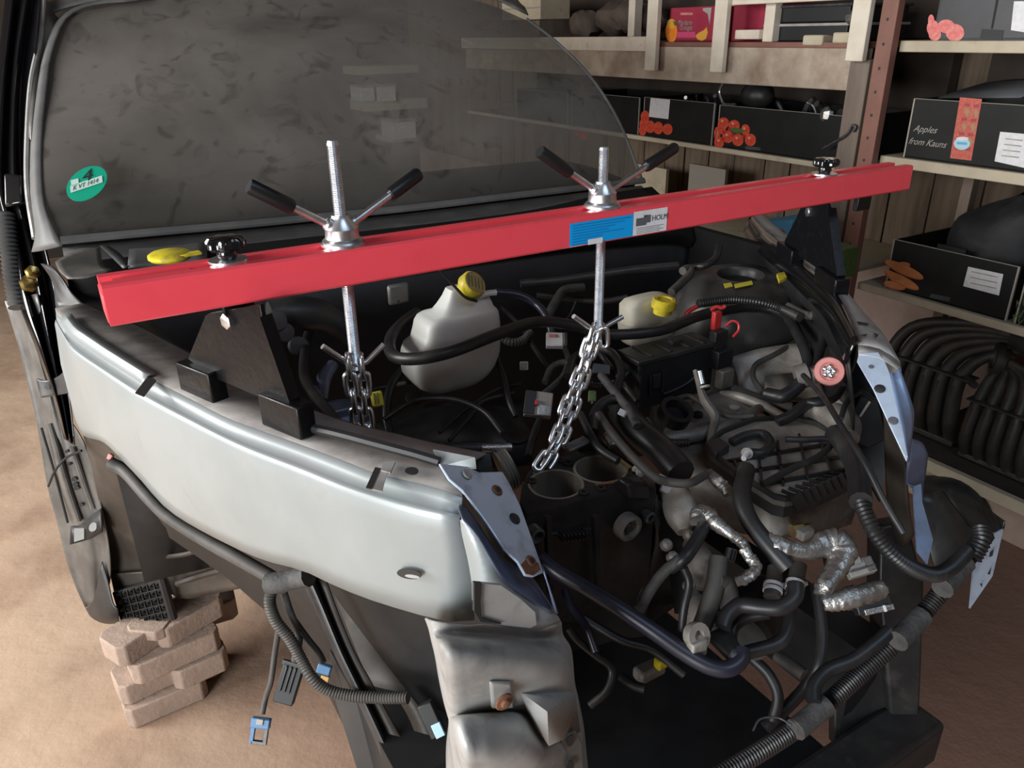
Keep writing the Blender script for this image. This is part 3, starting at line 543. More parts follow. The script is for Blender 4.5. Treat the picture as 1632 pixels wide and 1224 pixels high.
# ---- cowl, firewall, aprons, strut towers
fe = [C(t, l, z) for t, l, z in [(-.03, .74, 1.165), (.2, .70, 1.17), (.5, .67, 1.17), (.8, .66, 1.165), (1.1, .64, 1.16), (1.38, .60, 1.15), (1.46, .58, 1.13)]]
ce_ = resample(bl[0], 7); cf_ = [.62, .62, .62, .62, .55, .3, .2]
build(MB().loft([[p-UP*.012 for p in ce_], [a.lerp(b, c*.55)-UP*.012 for a, b, c in zip(ce_, fe, cf_)], [a.lerp(b, c)+UP*.006 for a, b, c in zip(ce_, fe, cf_)]], 4, 3), 'cowl_panel', 'cowl', car, 'dark grey plastic cowl under the windscreen', solid=.004)
build(MB().loft([[a.lerp(b, c)+UP*.006 for a, b, c in zip(ce_, fe, cf_)], [p-UP*.02 for p in fe], [p-UP*.07 for p in fe]], 4, 2), 'cowl_front', 'interior', car, solid=.004)
build(MB().loft([[p-UP*.03+L*.01 for p in fe], [p-UP*.35+L*.03 for p in fe], [p-UP*.75+L*.05 for p in fe]], 3, 2), 'firewall', 'plastic_dk', car, 'black firewall', solid=.01)
sheet('cowl_tray', [[(88, 418, 1.52), (125, 398, 1.58), (160, 396, 1.60)], [(95, 432, 1.49), (130, 425, 1.52), (165, 424, 1.54)], [(108, 444, 1.46), (140, 442, 1.47), (178, 430, 1.50)]], 'pillar_grey', lab='dusty grey cowl corner tray')
sheet('cowl_tray', [[(160, 392, 1.61), (178, 410, 1.55), (196, 428, 1.49)], [(172, 392, 1.62), (192, 405, 1.56), (206, 424, 1.49)]], 'plastic_dk')
sheet('cowl_bowl', [[(206, 400, 1.62), (260, 396, 1.66), (330, 388, 1.70)], [(204, 425, 1.49), (260, 420, 1.52), (330, 412, 1.55)]], 'cowl', th=.008)
sheet('rail_end_bracket', [[(66, 420, 1.60), (84, 425, 1.56), (100, 445, 1.52)], [(84, 448, 1.58), (98, 462, 1.53), (118, 470, 1.50)], [(90, 490, 1.52), (112, 492, 1.50), (150, 500, 1.44)]], 'plastic')
inn = [p+T*.05+L*.02-UP*.006 for p in A]
build(MB().loft([inn, [p+T*.02-UP*.18 for p in inn], [p+T*.05-UP*.55 for p in inn]], 1, 3), 'inner_apron', 'plastic_dk', car, solid=.004)
sheet('inner_flap', [[(186, 520, 1.40), (215, 560, 1.32), (250, 585, 1.27)], [(240, 505, 1.42), (275, 545, 1.33), (300, 580, 1.27)]], 'plastic', lab='black corner flap')
def tower(pts, name, m): return None
tw = [(1.20, .34, 1.085, .20)]
c = Z(1180, 440, 1.06)
build(MB().lathe([(.20, -.45), (.185, -.26), (.165, -.10), (.150, -.045), (.125, -.012), (.09, .002), (.056, .005), (.050, -.002), (.048, -.03)], c, UP+T*-.04-L*.03, 32), 'strut_tower', 'primer', car, 'dusty black domed strut tower with a round opening')
build(MB().lathe([(.001, 0), (.047, 0), (.047, .002), (.001, .002)], c+UP*-.018, UP+T*-.05-L*.06, 24), 'tower_opening', 'blackink', car)
decal('paint_mark', [(1153, 452), (1165, 450), (1168, 456), (1156, 459)], 'yellow_mark', car, lambda x, y: Z(x, y, 1.062), back=.006)
decal('paint_mark', [(1170, 453), (1198, 447), (1200, 453), (1172, 459)], 'yellow_mark', car, lambda x, y: Z(x, y, 1.062), back=.006)
decal('yellow_clip', [(1238, 436), (1250, 433), (1254, 442), (1242, 448)], 'yellow', car, lambda x, y: Z(x, y, 1.105), back=.012, th=.006)
# ---- far wing rail
F0 = [Z(*p) for p in [(1192, 352, 1.13), (1212, 378, 1.128), (1250, 410, 1.125), (1289, 446, 1.12), (1322, 478, 1.118), (1343, 515, 1.115), (1360, 552, 1.112)]]
F1 = [Z(*p) for p in [(1196, 344, 1.135), (1218, 370, 1.133), (1256, 403, 1.13), (1297, 438, 1.126), (1332, 472, 1.123), (1352, 508, 1.12), (1368, 550, 1.115)]]
F2 = [Z(*p) for p in [(1212, 342, 1.115), (1245, 368, 1.114), (1282, 400, 1.112), (1325, 438, 1.112), (1372, 494, 1.108), (1408, 533, 1.104), (1434, 578, 1.098)]]
a, b, c2 = (resample(cr(q, 5), 30) for q in (F0, F1, F2))
build(MB().loft([[p-UP*.03-T*.012 for p in a], a, [p+UP*.006 for p in b]], 1, 1), 'far_rail_flange', 'jamb', car, 'glossy black top flange of the far wing rail', solid=.003)
build(MB().loft([b, [p.lerp(q, .5)+UP*.008 for p, q in zip(b, c2)], c2, [p-UP*.05+T*.005 for p in c2]], 1, 2), 'far_wing_rail', 'silver_dirty', car, 'grey silver far wing rail', solid=.002)
build(MB().loft([[p-UP*.02-T*.006 for p in a], [p-UP*.2+T*.05 for p in a], [p-UP*.5+T*.05 for p in a]], 1, 3), 'inner_apron', 'plastic_dk', car, solid=.004)
for pts in ([(1366, 512), (1384, 515), (1382, 519), (1368, 517)], [(1392, 530), (1400, 533), (1397, 538)], [(1370, 534), (1382, 532), (1380, 536)]): decal('rail_slot', pts, 'blackink', car, lambda x, y: Z(x, y, 1.121), back=.003)
build(MB().box(1.455, 1.48, .12, .80, .55, 1.115), 'side_wall', 'interior', car)
# far lamp plates: symmetric to the near ones
X1, X2, X3 = Z(1369, 562, 1.112), Z(1402, 562, 1.115), LL(1440, 725, -.385)
XN = (X2-X1).cross(X3-X1).normalized(); XN = XN if XN.z > 0 else -XN
xp = lambda x, y: PL(x, y, X1, XN)
build(MB().prism([xp(*p) for p in [(1369, 562), (1400, 561), (1411, 577), (1419, 596), (1431, 652), (1440, 690), (1447, 722), (1445, 735), (1418, 678), (1392, 621), (1366, 576)]], XN*-.003), 'lamp_plate', 'blue_silver', car, 'ice blue lamp mounting plate at the far corner', bevel=.001)
build(MB().loft([[b[-1], b[-1].lerp(c2[-1], .5)+UP*.008, c2[-1]], [xp(1368, 566), xp(1400, 570), D(1436, 592, 1.242)]], 2, 1), 'rail_end_cap', 'silver_dirty', car, solid=.002)
for hx, hy, r in ((1402, 620, .0085), (1423, 671, .0075), (1388, 585, .004)): build(MB().lathe([(.0005, 0), (r, 0), (r*.8, .0012), (.0005, .0012)], xp(hx, hy)+XN*.0008, XN, 12), 'bolt_hole', 'blackink' if r > .008 else 'ink', car)
cr1 = [xp(*p) for p in [(1419, 594), (1431, 652), (1440, 695), (1446, 730)]]
cr2 = [D(*p) for p in [(1434, 586, 1.245), (1452, 640, 1.225), (1456, 668, 1.22), (1448, 735, 1.20)]]
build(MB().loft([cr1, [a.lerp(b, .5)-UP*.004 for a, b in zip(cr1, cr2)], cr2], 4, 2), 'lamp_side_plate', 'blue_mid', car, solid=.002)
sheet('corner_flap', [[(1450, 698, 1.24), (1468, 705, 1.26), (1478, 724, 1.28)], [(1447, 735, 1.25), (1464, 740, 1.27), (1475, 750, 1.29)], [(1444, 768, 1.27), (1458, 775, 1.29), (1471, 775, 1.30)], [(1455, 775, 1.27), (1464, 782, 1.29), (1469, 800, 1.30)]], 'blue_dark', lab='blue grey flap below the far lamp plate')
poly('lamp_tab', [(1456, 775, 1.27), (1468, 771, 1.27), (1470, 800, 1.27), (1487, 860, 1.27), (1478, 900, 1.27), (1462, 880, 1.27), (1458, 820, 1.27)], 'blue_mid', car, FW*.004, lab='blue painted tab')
sheet('lamp_bracket', [[(1409, 655, 1.29), (1418, 672, 1.27), (1444, 736, 1.24)], [(1411, 728, 1.31), (1425, 732, 1.29), (1444, 745, 1.27)], [(1415, 800, 1.34), (1430, 810, 1.32), (1450, 815, 1.30)], [(1428, 865, 1.37), (1442, 870, 1.35), (1458, 850, 1.33)]], 'plastic_brown', lab='brown black upright lamp bracket')
poly('apron_gusset', [(1345, 545, 1.52), (1368, 560, 1.50), (1400, 640, 1.48), (1420, 700, 1.46), (1404, 800, 1.46), (1360, 720, 1.50), (1335, 600, 1.52)], 'plastic_dk', car, FW*.01)
poly('relay_bracket', [(1371, 632, 1.43), (1400, 634, 1.43), (1412, 700, 1.43), (1384, 716, 1.43), (1340, 690, 1.43)], 'plastic_dk', car, FW*.05, lab='black drilled relay bracket', bevel=.003)
for p in ((1386, 640, 1370, 664), (1372, 676, 1358, 694)): build(MB().bar(D(p[0], p[1], 1.425), D(p[2], p[3], 1.425), .004, .003, FW), 'bracket_rib', 'lightgrey', car)
# ---- lower front: support posts, cross member, undertray
poly('support_post', [(1404, 838, 1.40), (1448, 830, 1.40), (1474, 930, 1.40), (1470, 1062, 1.42), (1466, 1150, 1.44), (1420, 1146, 1.44), (1412, 1060, 1.42), (1404, 940, 1.40)], 'plastic', car, FW*.06, lab='black upright radiator support post', bevel=.006)
cm0, cm1 = C(1.15, -.44, .40), C(.30, -.44, .40)
build(MB().box(.30, 1.17, -.47, -.38, .34, .44), 'cross_member', 'plastic', car, 'black lower cross member', bevel=.012)
build(MB().box(.42, 1.0, -.482, -.47, .415, .42), 'cross_member_lip', 'blue_dark', car)
build(MB().box(.25, .98, -.38, .15, .37, .39), 'undertray', 'plastic_dk', car, 'black flat undertray', bevel=.004)
poly('lower_corner', [(1330, 1060, 1.44), (1410, 990, 1.44), (1424, 1100, 1.46), (1420, 1150, 1.46), (1330, 1190, 1.44)], 'plastic', car, FW*.03, bevel=.004)
poly('corner_plate', [(1572, 858, 1.34), (1600, 842, 1.36), (1602, 832, 1.36), (1582, 918, 1.36), (1546, 970, 1.34), (1552, 905, 1.34)], 'blue_silver', car, FW*.004, lab='blue metallic bumper bracket plate with slots')
for pts in ([(1578, 880), (1584, 876), (1582, 886), (1577, 888)], [(1574, 915), (1580, 905), (1578, 916)], [(1562, 930), (1566, 930), (1565, 936)]): decal('plate_hole', pts, 'blackink', car, lambda x, y: D(x, y, 1.338))
sheet('bumper_end', [[(1466, 790, 1.34), (1500, 782, 1.36)], [(1478, 850, 1.34), (1542, 838, 1.38)], [(1490, 905, 1.34), (1562, 872, 1.38)], [(1515, 935, 1.34), (1556, 905, 1.37)]], 'primer', lab='speckled grey black bumper mount end', n=3)
sheet('bumper_end_top', [[(1502, 782, 1.37), (1550, 796, 1.46), (1602, 832, 1.44)], [(1545, 838, 1.38), (1572, 848, 1.40), (1600, 845, 1.40)]], 'plastic')
build(MB().box(1.02, 1.10, -.36, .55, .44, .60), 'chassis_leg', 'plastic_dk', car)
build(MB().box(.22, .34, -.20, .55, .46, .62), 'chassis_leg', 'plastic_dk', car)
# ================================================================ engine support bar
ZT, BW, BH, BL = 1.3478, .0601, .0487, 1.4757
bar = empty('engine_support_bar', C(BL/2, .03, ZT-.2), 'long red steel engine support bar lying across the engine bay on two black feet', 'support bar')
prof = [(0, -BH+.003), (.003, -BH), (BW-.003, -BH), (BW, -BH+.003), (BW, -.003), (BW-.003, 0), (.042, 0), (.0405, -.007), (.0195, -.007), (.018, 0), (.003, 0), (0, -.003)]
build(MB().prism([C(0, l, ZT+z) for l, z in prof], T*BL), 'beam', 'red', bar, 'red square section beam with a groove along its top', ang=25)
build(MB().prism([C(-.0015, l, ZT+z) for l, z in [(.004, -BH+.004), (BW-.004, -BH+.004), (BW-.004, -.011), (.004, -.011)]], T*.003), 'end_cap', 'red', bar, bevel=.001)
build(MB().box(.014, .10, .020, .0405, ZT-.006, ZT-.004), 'groove_strip', 'red', bar)
def onbar(x, y): return LL(x, y, -.0006)
def lab(name, x0, x1, z0, z1, m, par, off=.0006): return build(MB().prism([C(x0, -off, z0), C(x1, -off, z0), C(x1, -off, z1), C(x0, -off, z1)], L*-.0004), name, m, par, smooth=False)
tb0, tb1, tb2 = [tlz(onbar(*p))[0] for p in ((908, 375), (1009, 355), (1063, 346))]
zb = ZT-BH
bl_ = lab('blue_label', tb0, tb1, zb+.003, zb+.038, 'blue_label', bar)
bl_['label'] = 'bright blue instruction label'
for k in range(8):
    e = [0, .1, .25, .35, .1, .45, .5, .45][k]*(tb1-tb0)
    lab('text_line', tb0+.005, tb1-.006-e, zb+.0335-k*.0042, zb+.0350-k*.0042, 'blue_ink', bl_, .0011)
lab('white_patch', tb0+.034, tb0+.062, zb+.001, zb+.0095, 'white', bl_, .0014)
wl = lab('white_label', tb1+.0005, tb2, zb+.003, zb+.041, 'white', bar); wl['label'] = 'white maker label'
tw_ = tb2-tb1
for a, b2, c0, d0 in ((.08, .30, .021, .030), (.30, .50, .021, .033), (.08, .38, .0175, .021), (.30, .42, .030, .0335)): lab('logo_block', tb1+tw_*a, tb1+tw_*b2, zb+c0, zb+d0, 'ink', wl, .0011)
text('HOLM', C(tb1+tw_*.53, -.0016, zb+.0225), T, UP, .0125, 'ink', wl, 'maker_name', squash=.95)
for k in range(4): lab('text_line', tb1+tw_*.1, tb1+tw_*(.9-.12*(k % 2)), zb+.0135-k*.0028, zb+.0142-k*.0028, 'ink', wl, .0011)
def spindle(t, ytop, ybot, dl, dr, ph):
    x0, y0 = proj(C(t, .03, ZT+.02))
    zt, zbm = tlz(LL(*ytop, .03))[2], tlz(LL(*ybot, .03))[2]
    rod = MB(); n = int((zt-zbm)/.0022)
    prof = [(.0001, 0), (.0062, 0)]+[(.0080 if i % 2 else .0071, .002+i*.0011) for i in range(2*n-4)]+[(.0064, zt-zbm), (.0001, zt-zbm)]
    rod.lathe(prof, C(t, .03, zbm), UP, 14)
    rd = build(rod, 'threaded_rod', 'zinc', bar, 'zinc plated threaded rod', ang=20)
    build(MB().lathe([(.0085, -.001), (.029, -.001), (.029, .0025), (.0085, .0025)], C(t, .03, ZT+.001), UP, 28), 'washer', 'zinc', bar)
    hub = build(MB().lathe([(.0075, 0), (.0255, 0), (.0265, .003), (.0225, .006), (.0215, .017), (.0220, .019), (.0125, .031), (.0115, .036), (.0075, .036)], C(t, .03, ZT+.0036), UP, 28), 'spindle_nut', 'zinc', bar, 'zinc plated spindle nut with two handles')
    dh = (C(t, .03, ZT+.02)-CAM).dot(FW)
    for (tip, gs, dd) in ((dl[0], dl[1], dl[2]), (dr[0], dr[1], dr[2])):
        a = C(t, .03, ZT+.018); tp = D(*tip, dh+dd); dv = (tp-a)
        f = (Vector(proj(a))-Vector(gs)).length/(Vector(proj(a))-Vector(tip)).length
        a2 = a+dv.normalized()*.014
        hb = build(MB().tube([a2, a+dv*(f+.03)], .0052, 10, 1), 'handle', 'zinc', hub, 'steel handle with black grip')
        g0, g1 = a+dv*f, tp; dn_ = dv.normalized(); ln = (g1-g0).length
        build(MB().lathe([(.0001, 0), (.0085, 0), (.0097, .004), (.0097, ln-.003), (.0085, ln), (.0001, ln)], g0, dn_, 14), 'grip', 'grip', hub)
        build(MB().lathe([(.0001, 0), (.0085, 0), (.0085, .011), (.0065, .013), (.0001, .013)], a+dn_*.012, dn_, 12), 'boss', 'zinc', hub)
    return rd
rd1 = spindle(.2935, (528, 224), (569, 590), ((396, 296), (461, 335), -.085), ((667, 277), (620, 313), .075), 0)
rd2 = spindle(.7209, (966, 234), (948, 534), ((860, 241), (905, 277), -.085), ((1076, 235), (1030, 273), .10), 0)
for rd, pts in ((rd1, [(514, 552), (552, 577), (568, 582), (584, 577), (612, 549)]), (rd2, [(914, 504), (938, 521), (950, 526), (964, 521), (992, 505)])):
    build(MB().tube([LL(x, y, .026) for x, y in pts], .0042, 10, 1), 'cross_pin', 'zinc', bar, 'bent steel cross pin through the rod end')
def knob(px, py):
    P = LL(px, py, .03); P = C(tlz(P)[0], .03, ZT)
    build(MB().lathe([(.006, 0), (.0235, 0), (.0235, .003), (.006, .003)], P, UP, 24), 'washer', 'zinc', bar)
    mb = MB(); n = 48; rows = []
    for h, r, lob in ((.003, .010, 0), (.008, .0125, 0), (.013, .0115, 0), (.015, .018, .8), (.019, .0225, 1), (.026, .0225, 1), (.030, .019, .9), (.031, .010, .2), (.0312, .001, 0)):
        rows.append([P+UP*h+(T*math.cos(2*math.pi*j/n)+L*math.sin(2*math.pi*j/n))*(r+lob*.0026*math.cos(7*2*math.pi*j/n)) for j in range(n)])
    mb.loft(rows, 1, 1, closed=True); build(mb, 'star_knob', 'knob', bar, 'glossy black star knob')
knob(364, 417); knob(1313, 281)
def foot(b1, b1e, b2, b2e, z1, z0, bd, outline, flange, bolt, lbl):
    P1, P1e, P2, P2e = Z(*b1, z1), Z(*b1e, z1), Z(*b2, z1), Z(*b2e, z1)
    e1 = (P2-P1).normalized(); e2 = UP.cross(e1); e2 = e2 if e2.dot(CAM-P1) < 0 else -e2
    if True:
        root = MB()
        w1 = (P1e-P1).dot(e1); w2 = (P2e-P1).dot(e1); s2 = (P2-P1).dot(e1)
        pl = P1+e2*(bd*.5)
        f = lambda x, y: PL(x, y, pl, e2)
        root.prism([f(*p) for p in outline], e2*.006)
        ft = build(root, 'support_foot', 'foot_black', bar, lbl, bevel=.001)
        for a, b in ((0, w1), (s2, w2)):
            mb = MB().obox(P1+e1*((a+b)/2)+e2*(bd/2)+UP*((z0-z1)/2), e1*((b-a)/2), e2*(bd/2), UP*((z1-z0)/2))
            build(mb, 'foot_block', 'foot_black', ft, bevel=.0025)
        fa, fb = f(*flange[0]), f(*flange[1])
        build(MB().bar(fa+e2*.004, fb+e2*.004, .018, .004, e1), 'foot_flange', 'foot_black', ft)
        
        B = f(*bolt); 
        build(MB().lathe([(.0001, 0), (.0105, 0), (.0105, .006), (.009, .007), (.0001, .007)], B, -e2, 6), 'bolt', 'zinc', ft)
        cc = C(tlz(B)[0], .03, zb-.02)
        build(MB().obox(cc+UP*.005+e2*.016, T*.020, L*.006, UP*.016), 'hanger_block', 'foot_black', ft, bevel=.002)
foot((278, 577), (334, 596), (409, 627), (470, 653), 1.188, 1.143, .026, [(299, 572), (327, 503), (336, 498), (414, 485), (418, 506), (467, 645), (410, 632), (349, 606), (334, 600)], [(418, 504), (467, 645)], (365, 511), 'black triangular support foot on the near rail')
foot((1238, 384), (1262, 400), (1299, 424), (1330, 446), 1.156, 1.121, .03, [(1250, 384), (1270, 345), (1276, 330), (1318, 322), (1322, 334), (1337, 440), (1302, 428), (1274, 408)], [(1322, 332), (1337, 440), (1272, 343), (1252, 384)], (1291, 338), 'black triangular support foot on the far rail')
# ---- chains
def link_mesh(name):
    mb = MB(); a, b, r = .0072, .0108, .0042; pts = []
    for i in range(16):
        u = 2*math.pi*i/16; pts.append(Vector((a*math.cos(u), (b if math.sin(u) > 0 else -b)*(1 if abs(math.sin(u)) > .01 else 0)+a*math.sin(u), 0)))
    seg = 7; vs = []; fs = []
    for i, p in enumerate(pts):
        d = (pts[(i+1) % 16]-pts[i-1]).normalized(); x = Vector((0, 0, 1)); y = d.cross(x)
        for j in range(seg): w_ = 2*math.pi*j/seg; vs.append(p+x*(math.cos(w_)*r)+y*(math.sin(w_)*r))
    for i in range(16):
        for j in range(seg): fs.append((i*seg+j, ((i+1) % 16)*seg+j, ((i+1) % 16)*seg+(j+1) % seg, i*seg+(j+1) % seg))
    me = bpy.data.meshes.new(name); me.from_pydata(vs, [], fs); me.shade_smooth(); me.materials.append(M['chain']); return me
LK = link_mesh('chain_link')
def chain(strands, label, extra=()):
    root = empty('lifting_chain', strands[0][0], label, 'chain', 'galvanised chains hanging from the support bar')
    def put(c, ax, nz):
        ax = ax.normalized(); nz = (nz-ax*nz.dot(ax)).normalized(); x = ax.cross(nz)
        o = bpy.data.objects.new('link', LK); COL.objects.link(o); o.parent = root
        o.matrix_local = Matrix.Translation(c-org(root)) @ Matrix(((x.x, ax.x, nz.x, 0), (x.y, ax.y, nz.y, 0), (x.z, ax.z, nz.z, 0), (0, 0, 0, 1)))
    for si, st in enumerate(strands):
        P = cr(st, 10); ln = sum((b-a).length for a, b in zip(P, P[1:])); n = max(2, round(ln/.0275))+1; Q = resample(P, n)
        for i, q in enumerate(Q):
            ax = Q[min(i+1, n-1)]-Q[max(i-1, 0)]
            nz = (CAM-q) if (i+si*0) % 2 else ax.cross(CAM-q)
            put(q, ax, nz.normalized()+T*random.uniform(-.25, .25)+UP*random.uniform(-.1, .1))
    for c, ax, nz in extra: put(c, ax, nz)
P_ = lambda *pts: [LL(x, y, l) for x, y, l in pts]
chain([P_((556, 584, .024), (560, 617, .024), (566, 648, .024), (570, 676, .026), (574, 712, .028), (578, 745, .03)), P_((577, 584, .024), (581, 617, .022), (581, 647, .024), (587, 677, .026), (590, 710, .028), (592, 745, .03))], 'short galvanised chain hanging straight down from the left threaded rod')
chain([P_((943, 531, .026), (935, 556, .024), (924, 592, .02), (908, 630, .01), (896, 662, 0), (884, 702, -.02), (864, 734, -.03)), P_((954, 533, .026), (944, 558, .024), (933, 595, .02), (920, 635, .01), (908, 672, 0), (893, 706, -.02), (876, 735, -.03))], 'long galvanised chain slanting down to the engine block from the right threaded rod', [(LL(962, 538, .018), UP-T*.1, CAM-LL(962, 538, .02))])
# ================================================================ engine
def bake_cut(o, cutters):
    for c in cutters:
        md = o.modifiers.new('cut', 'BOOLEAN'); md.object = c; md.operation = 'DIFFERENCE'; md.solver = 'EXACT'
    bpy.context.view_layer.update(); dg = bpy.context.evaluated_depsgraph_get(); dg.update()
    me = bpy.data.meshes.new_from_object(o.evaluated_get(dg)); o.modifiers.clear(); o.data = me
    for c in cutters: bpy.data.objects.remove(c)
    me.shade_smooth(); me.set_sharp_from_angle(angle=math.radians(35))
eng = empty('engine_block', Z(930, 770, .62), 'oily black engine block with two open cylinder bores on top', 'engine')
DZ = .95
out_ = [Z(x, y, DZ) for x, y in [(828, 800), (832, 772), (842, 750), (862, 735), (905, 725), (940, 718), (982, 724), (1012, 744), (1044, 766), (1046, 778), (1000, 782), (964, 790), (930, 795), (900, 806), (866, 814), (838, 818)]]
blk = build(MB().prism(out_, UP*-.30), 'block', 'iron', eng, bevel=.004)
b1c, b2c = Z(886, 772, DZ), Z(957, 748, DZ)
dirb = (b2c-b1c).normalized(); b0c = b1c-dirb*.098
cut = [build(MB().lathe([(.041, -.2), (.041, .05)], c, UP, 36), 'cut', 'bore') for c in (b1c, b2c)]
bake_cut(blk, cut)
for c in (b1c, b2c):
    mb = MB(); seg = 36; vs = []; fs = []
    for r, h in ((.0445, .0), (.0445, .0012), (.0405, .0012), (.0400, -.01), (.0400, -.15), (.001, -.151)):
        for j in range(seg): a = 2*math.pi*j/seg; vs.append(c+T*(r*math.cos(a))+L*(r*math.sin(a))+UP*h)
    for i in range(5):
        for j in range(seg): fs.append((i*seg+j, i*seg+(j+1) % seg, (i+1)*seg+(j+1) % seg, (i+1)*seg+j))
    build(mb.add(vs, fs), 'cylinder_bore', 'bore', eng, 'open cylinder bore with worn liner')
for x, y in ((893, 734), (905, 739), (1010, 757), (958, 779), (847, 768), (930, 786)):
    build(MB().lathe([(.003, 0), (.0085, 0), (.0085, .003), (.003, .003), (.0028, .0005)], Z(x, y, DZ), UP, 12), 'bolt_boss', 'iron', eng)
for x, y in ((1013, 752), (1019, 758)): build(MB().lathe([(.0001, 0), (.006, 0), (.006, .006), (.004, .010), (.0001, .010)], Z(x, y, DZ), UP, 6), 'head_bolt', 'lightgrey', eng)
build(MB().bar(Z(984, 730, DZ+.002), Z(1004, 746, DZ+.002), .007, .003), 'gasket_scrap', 'copper', eng)
build(MB().bar(Z(950, 773, DZ+.001), Z(978, 768, DZ+.001), .006, .002), 'gasket_scrap', 'rust', eng)
ef = lambda x, y: LL(x, y, -.170)
fn_ = -L
for x, y, r, m in ((995, 835, .022, 'alu'), (1027, 818, .010, 'steel_dark'), (848, 846, .012, 'steel_dark')):
    c = ef(x, y); build(MB().lathe([(r*.4, 0), (r, 0), (r, .016), (r*.72, .018), (r*.66, .008), (.001, .008)], c, fn_, 20), 'core_plug', m, eng)
build(MB().lathe([(.001, 0), (.009, 0), (.007, .004), (.001, .004)], ef(995, 836)-L*.010, fn_, 16), 'plug_centre', 'steel_dark', eng)
for x in (872, 948): build(MB().bar(ef(x, 822), ef(x+5, 945), .008, .010, L), 'block_rib', 'iron', eng)
for k in range(2):
    for i in range(7): build(MB().bar(ef(894+i*6, 851+k*9-i*.8), ef(897+i*6, 850+k*9-i*.8), .004, .016, L), 'cast_mark', 'iron', eng)
poly('mount_bracket', [(1000, 772, -.175), (1035, 770, -.175), (1042, 784, -.175), (1036, 800, -.175), (1004, 798, -.175)], 'iron', eng, L*.03, LL, bevel=.006)
build(MB().loft([[ef(1040, 795), ef(1062, 800), ef(1070, 815)], [ef(1042, 870), ef(1078, 868), ef(1085, 860)], [ef(1010, 960), ef(1060, 962), ef(1080, 950)]], 3, 3), 'timing_cover', 'iron', eng, solid=.01)
build(MB().prism([LL(x, y, -.15) for x, y in [(838, 856), (1050, 826), (1080, 870), (1090, 960), (1020, 1010), (850, 990)]], L*.10), 'crankcase', 'iron', eng, bevel=.006)
build(MB().tube([ef(1042, 790), ef(1052, 860), ef(1070, 880)], .006, 8, 5), 'dipstick_tube', 'steel_dark', eng)
# ---- gearbox and castings
gb = empty('gearbox', Z(1200, 800, .6), 'dirty cast aluminium gearbox under the ribbed tray', 'gearbox')
build(MB().tube(PZ([(1062, 775, .925), (1078, 795, .92), (1086, 822, .91), (1090, 848, .90)]), [.014, .026, .026, .012], 14, 5, flat=.7), 'bell_housing', 'alu_lt', gb)
build(MB().tube(PZ([(1098, 862, .885), (1112, 885, .88), (1118, 912, .865), (1112, 938, .85)]), [.012, .022, .024, .012], 14, 5, flat=.7), 'bell_housing', 'alu', gb)
build(MB().tube(PZ([(1104, 940, .83), (1112, 962, .82), (1106, 985, .80), (1090, 1000, .79)]), [.014, .022, .020, .010], 14, 5, flat=.7), 'bell_housing', 'alu', gb)
build(MB().tube(PZ([(1066, 775, .89), (1080, 850, .87), (1100, 920, .84), (1100, 980, .80)]), [.03, .034, .034, .026], 14, 5, flat=.6), 'bell_core', 'iron', gb)
for x, y in ((1060, 870), (1070, 890), (1096, 855), (1096, 935)): build(MB().lathe([(.001, 0), (.009, 0), (.009, .008), (.005, .012), (.001, .012)], Z(x, y, .91 if y < 900 else .87), UP-L*.8, 10), 'housing_bolt', 'alu', gb)
build(MB().loft([PZ([(1060, 690, .86), (1110, 660, .87), (1190, 650, .88), (1290, 668, .88), (1340, 690, .87)]), PZ([(1050, 730, .85), (1110, 715, .88), (1200, 712, .89), (1290, 720, .88), (1350, 740, .86)]), PZ([(1070, 770, .82), (1120, 778, .85), (1210, 800, .86), (1290, 800, .85), (1360, 790, .82)]), PZ([(1110, 830, .74), (1150, 838, .78), (1230, 850, .80), (1300, 846, .78), (1350, 830, .74)])], 4, 4), 'casing', 'alu', gb, solid=.02)
build(MB().tube(PZ([(1060, 700, .90), (1130, 690, .905), (1180, 672, .905), (1230, 640, .90)]), [.012, .016, .014, .012], 10, 5), 'casing_rib', 'alu', gb)
build(MB().tube(PZ([(1150, 628, .90), (1175, 632, .91), (1210, 644, .91), (1255, 668, .90)]), [.008, .010, .010, .009], 10, 5), 'casing_rib', 'alu_lt', gb)
build(MB().loft([PZ([(1105, 640, .89), (1160, 622, .90), (1230, 640, .89), (1300, 656, .88)]), PZ([(1090, 668, .885), (1150, 655, .90), (1220, 668, .89), (1290, 680, .88)]), PZ([(1080, 690, .87), (1150, 686, .88), (1220, 690, .88), (1290, 700, .87)])], 4, 4), 'top_cover', 'alu', gb, solid=.008, lab=None) if False else build(MB().loft([PZ([(1105, 640, .89), (1160, 622, .90), (1230, 640, .89), (1300, 656, .88)]), PZ([(1090, 668, .885), (1150, 655, .90), (1220, 668, .89), (1290, 680, .88)]), PZ([(1080, 690, .87), (1150, 686, .88), (1220, 690, .88), (1290, 700, .87)])], 4, 4), 'top_cover', 'alu', gb, solid=.008)
for x, y, r, m in ((1170, 654, .011, 'alu_lt'), (1112, 664, .010, 'iron'), (1210, 668, .012, 'rust'), (1236, 676, .012, 'rust'), (1186, 700, .012, 'alu_lt'), (1252, 685, .014, 'alu_lt')):
    build(MB().lathe([(.001, 0), (r, 0), (r, .008), (r*.5, .010), (.001, .010)], Z(x, y, .90), UP, 14), 'casing_boss', m, gb)
build(MB().lathe([(.006, -.02), (.033, -.02), (.033, .006), (.024, .006), (.022, -.014), (.001, -.014)], Z(1078, 655, .93), UP-L*.5, 24), 'mount_eye', 'iron', gb, 'round rubber mount eye')
build(MB().tube(PZ([(1205, 805, .85), (1225, 830, .84), (1240, 860, .82)]), [.030, .036, .026], 14, 5), 'output_housing', 'alu_lt', gb)
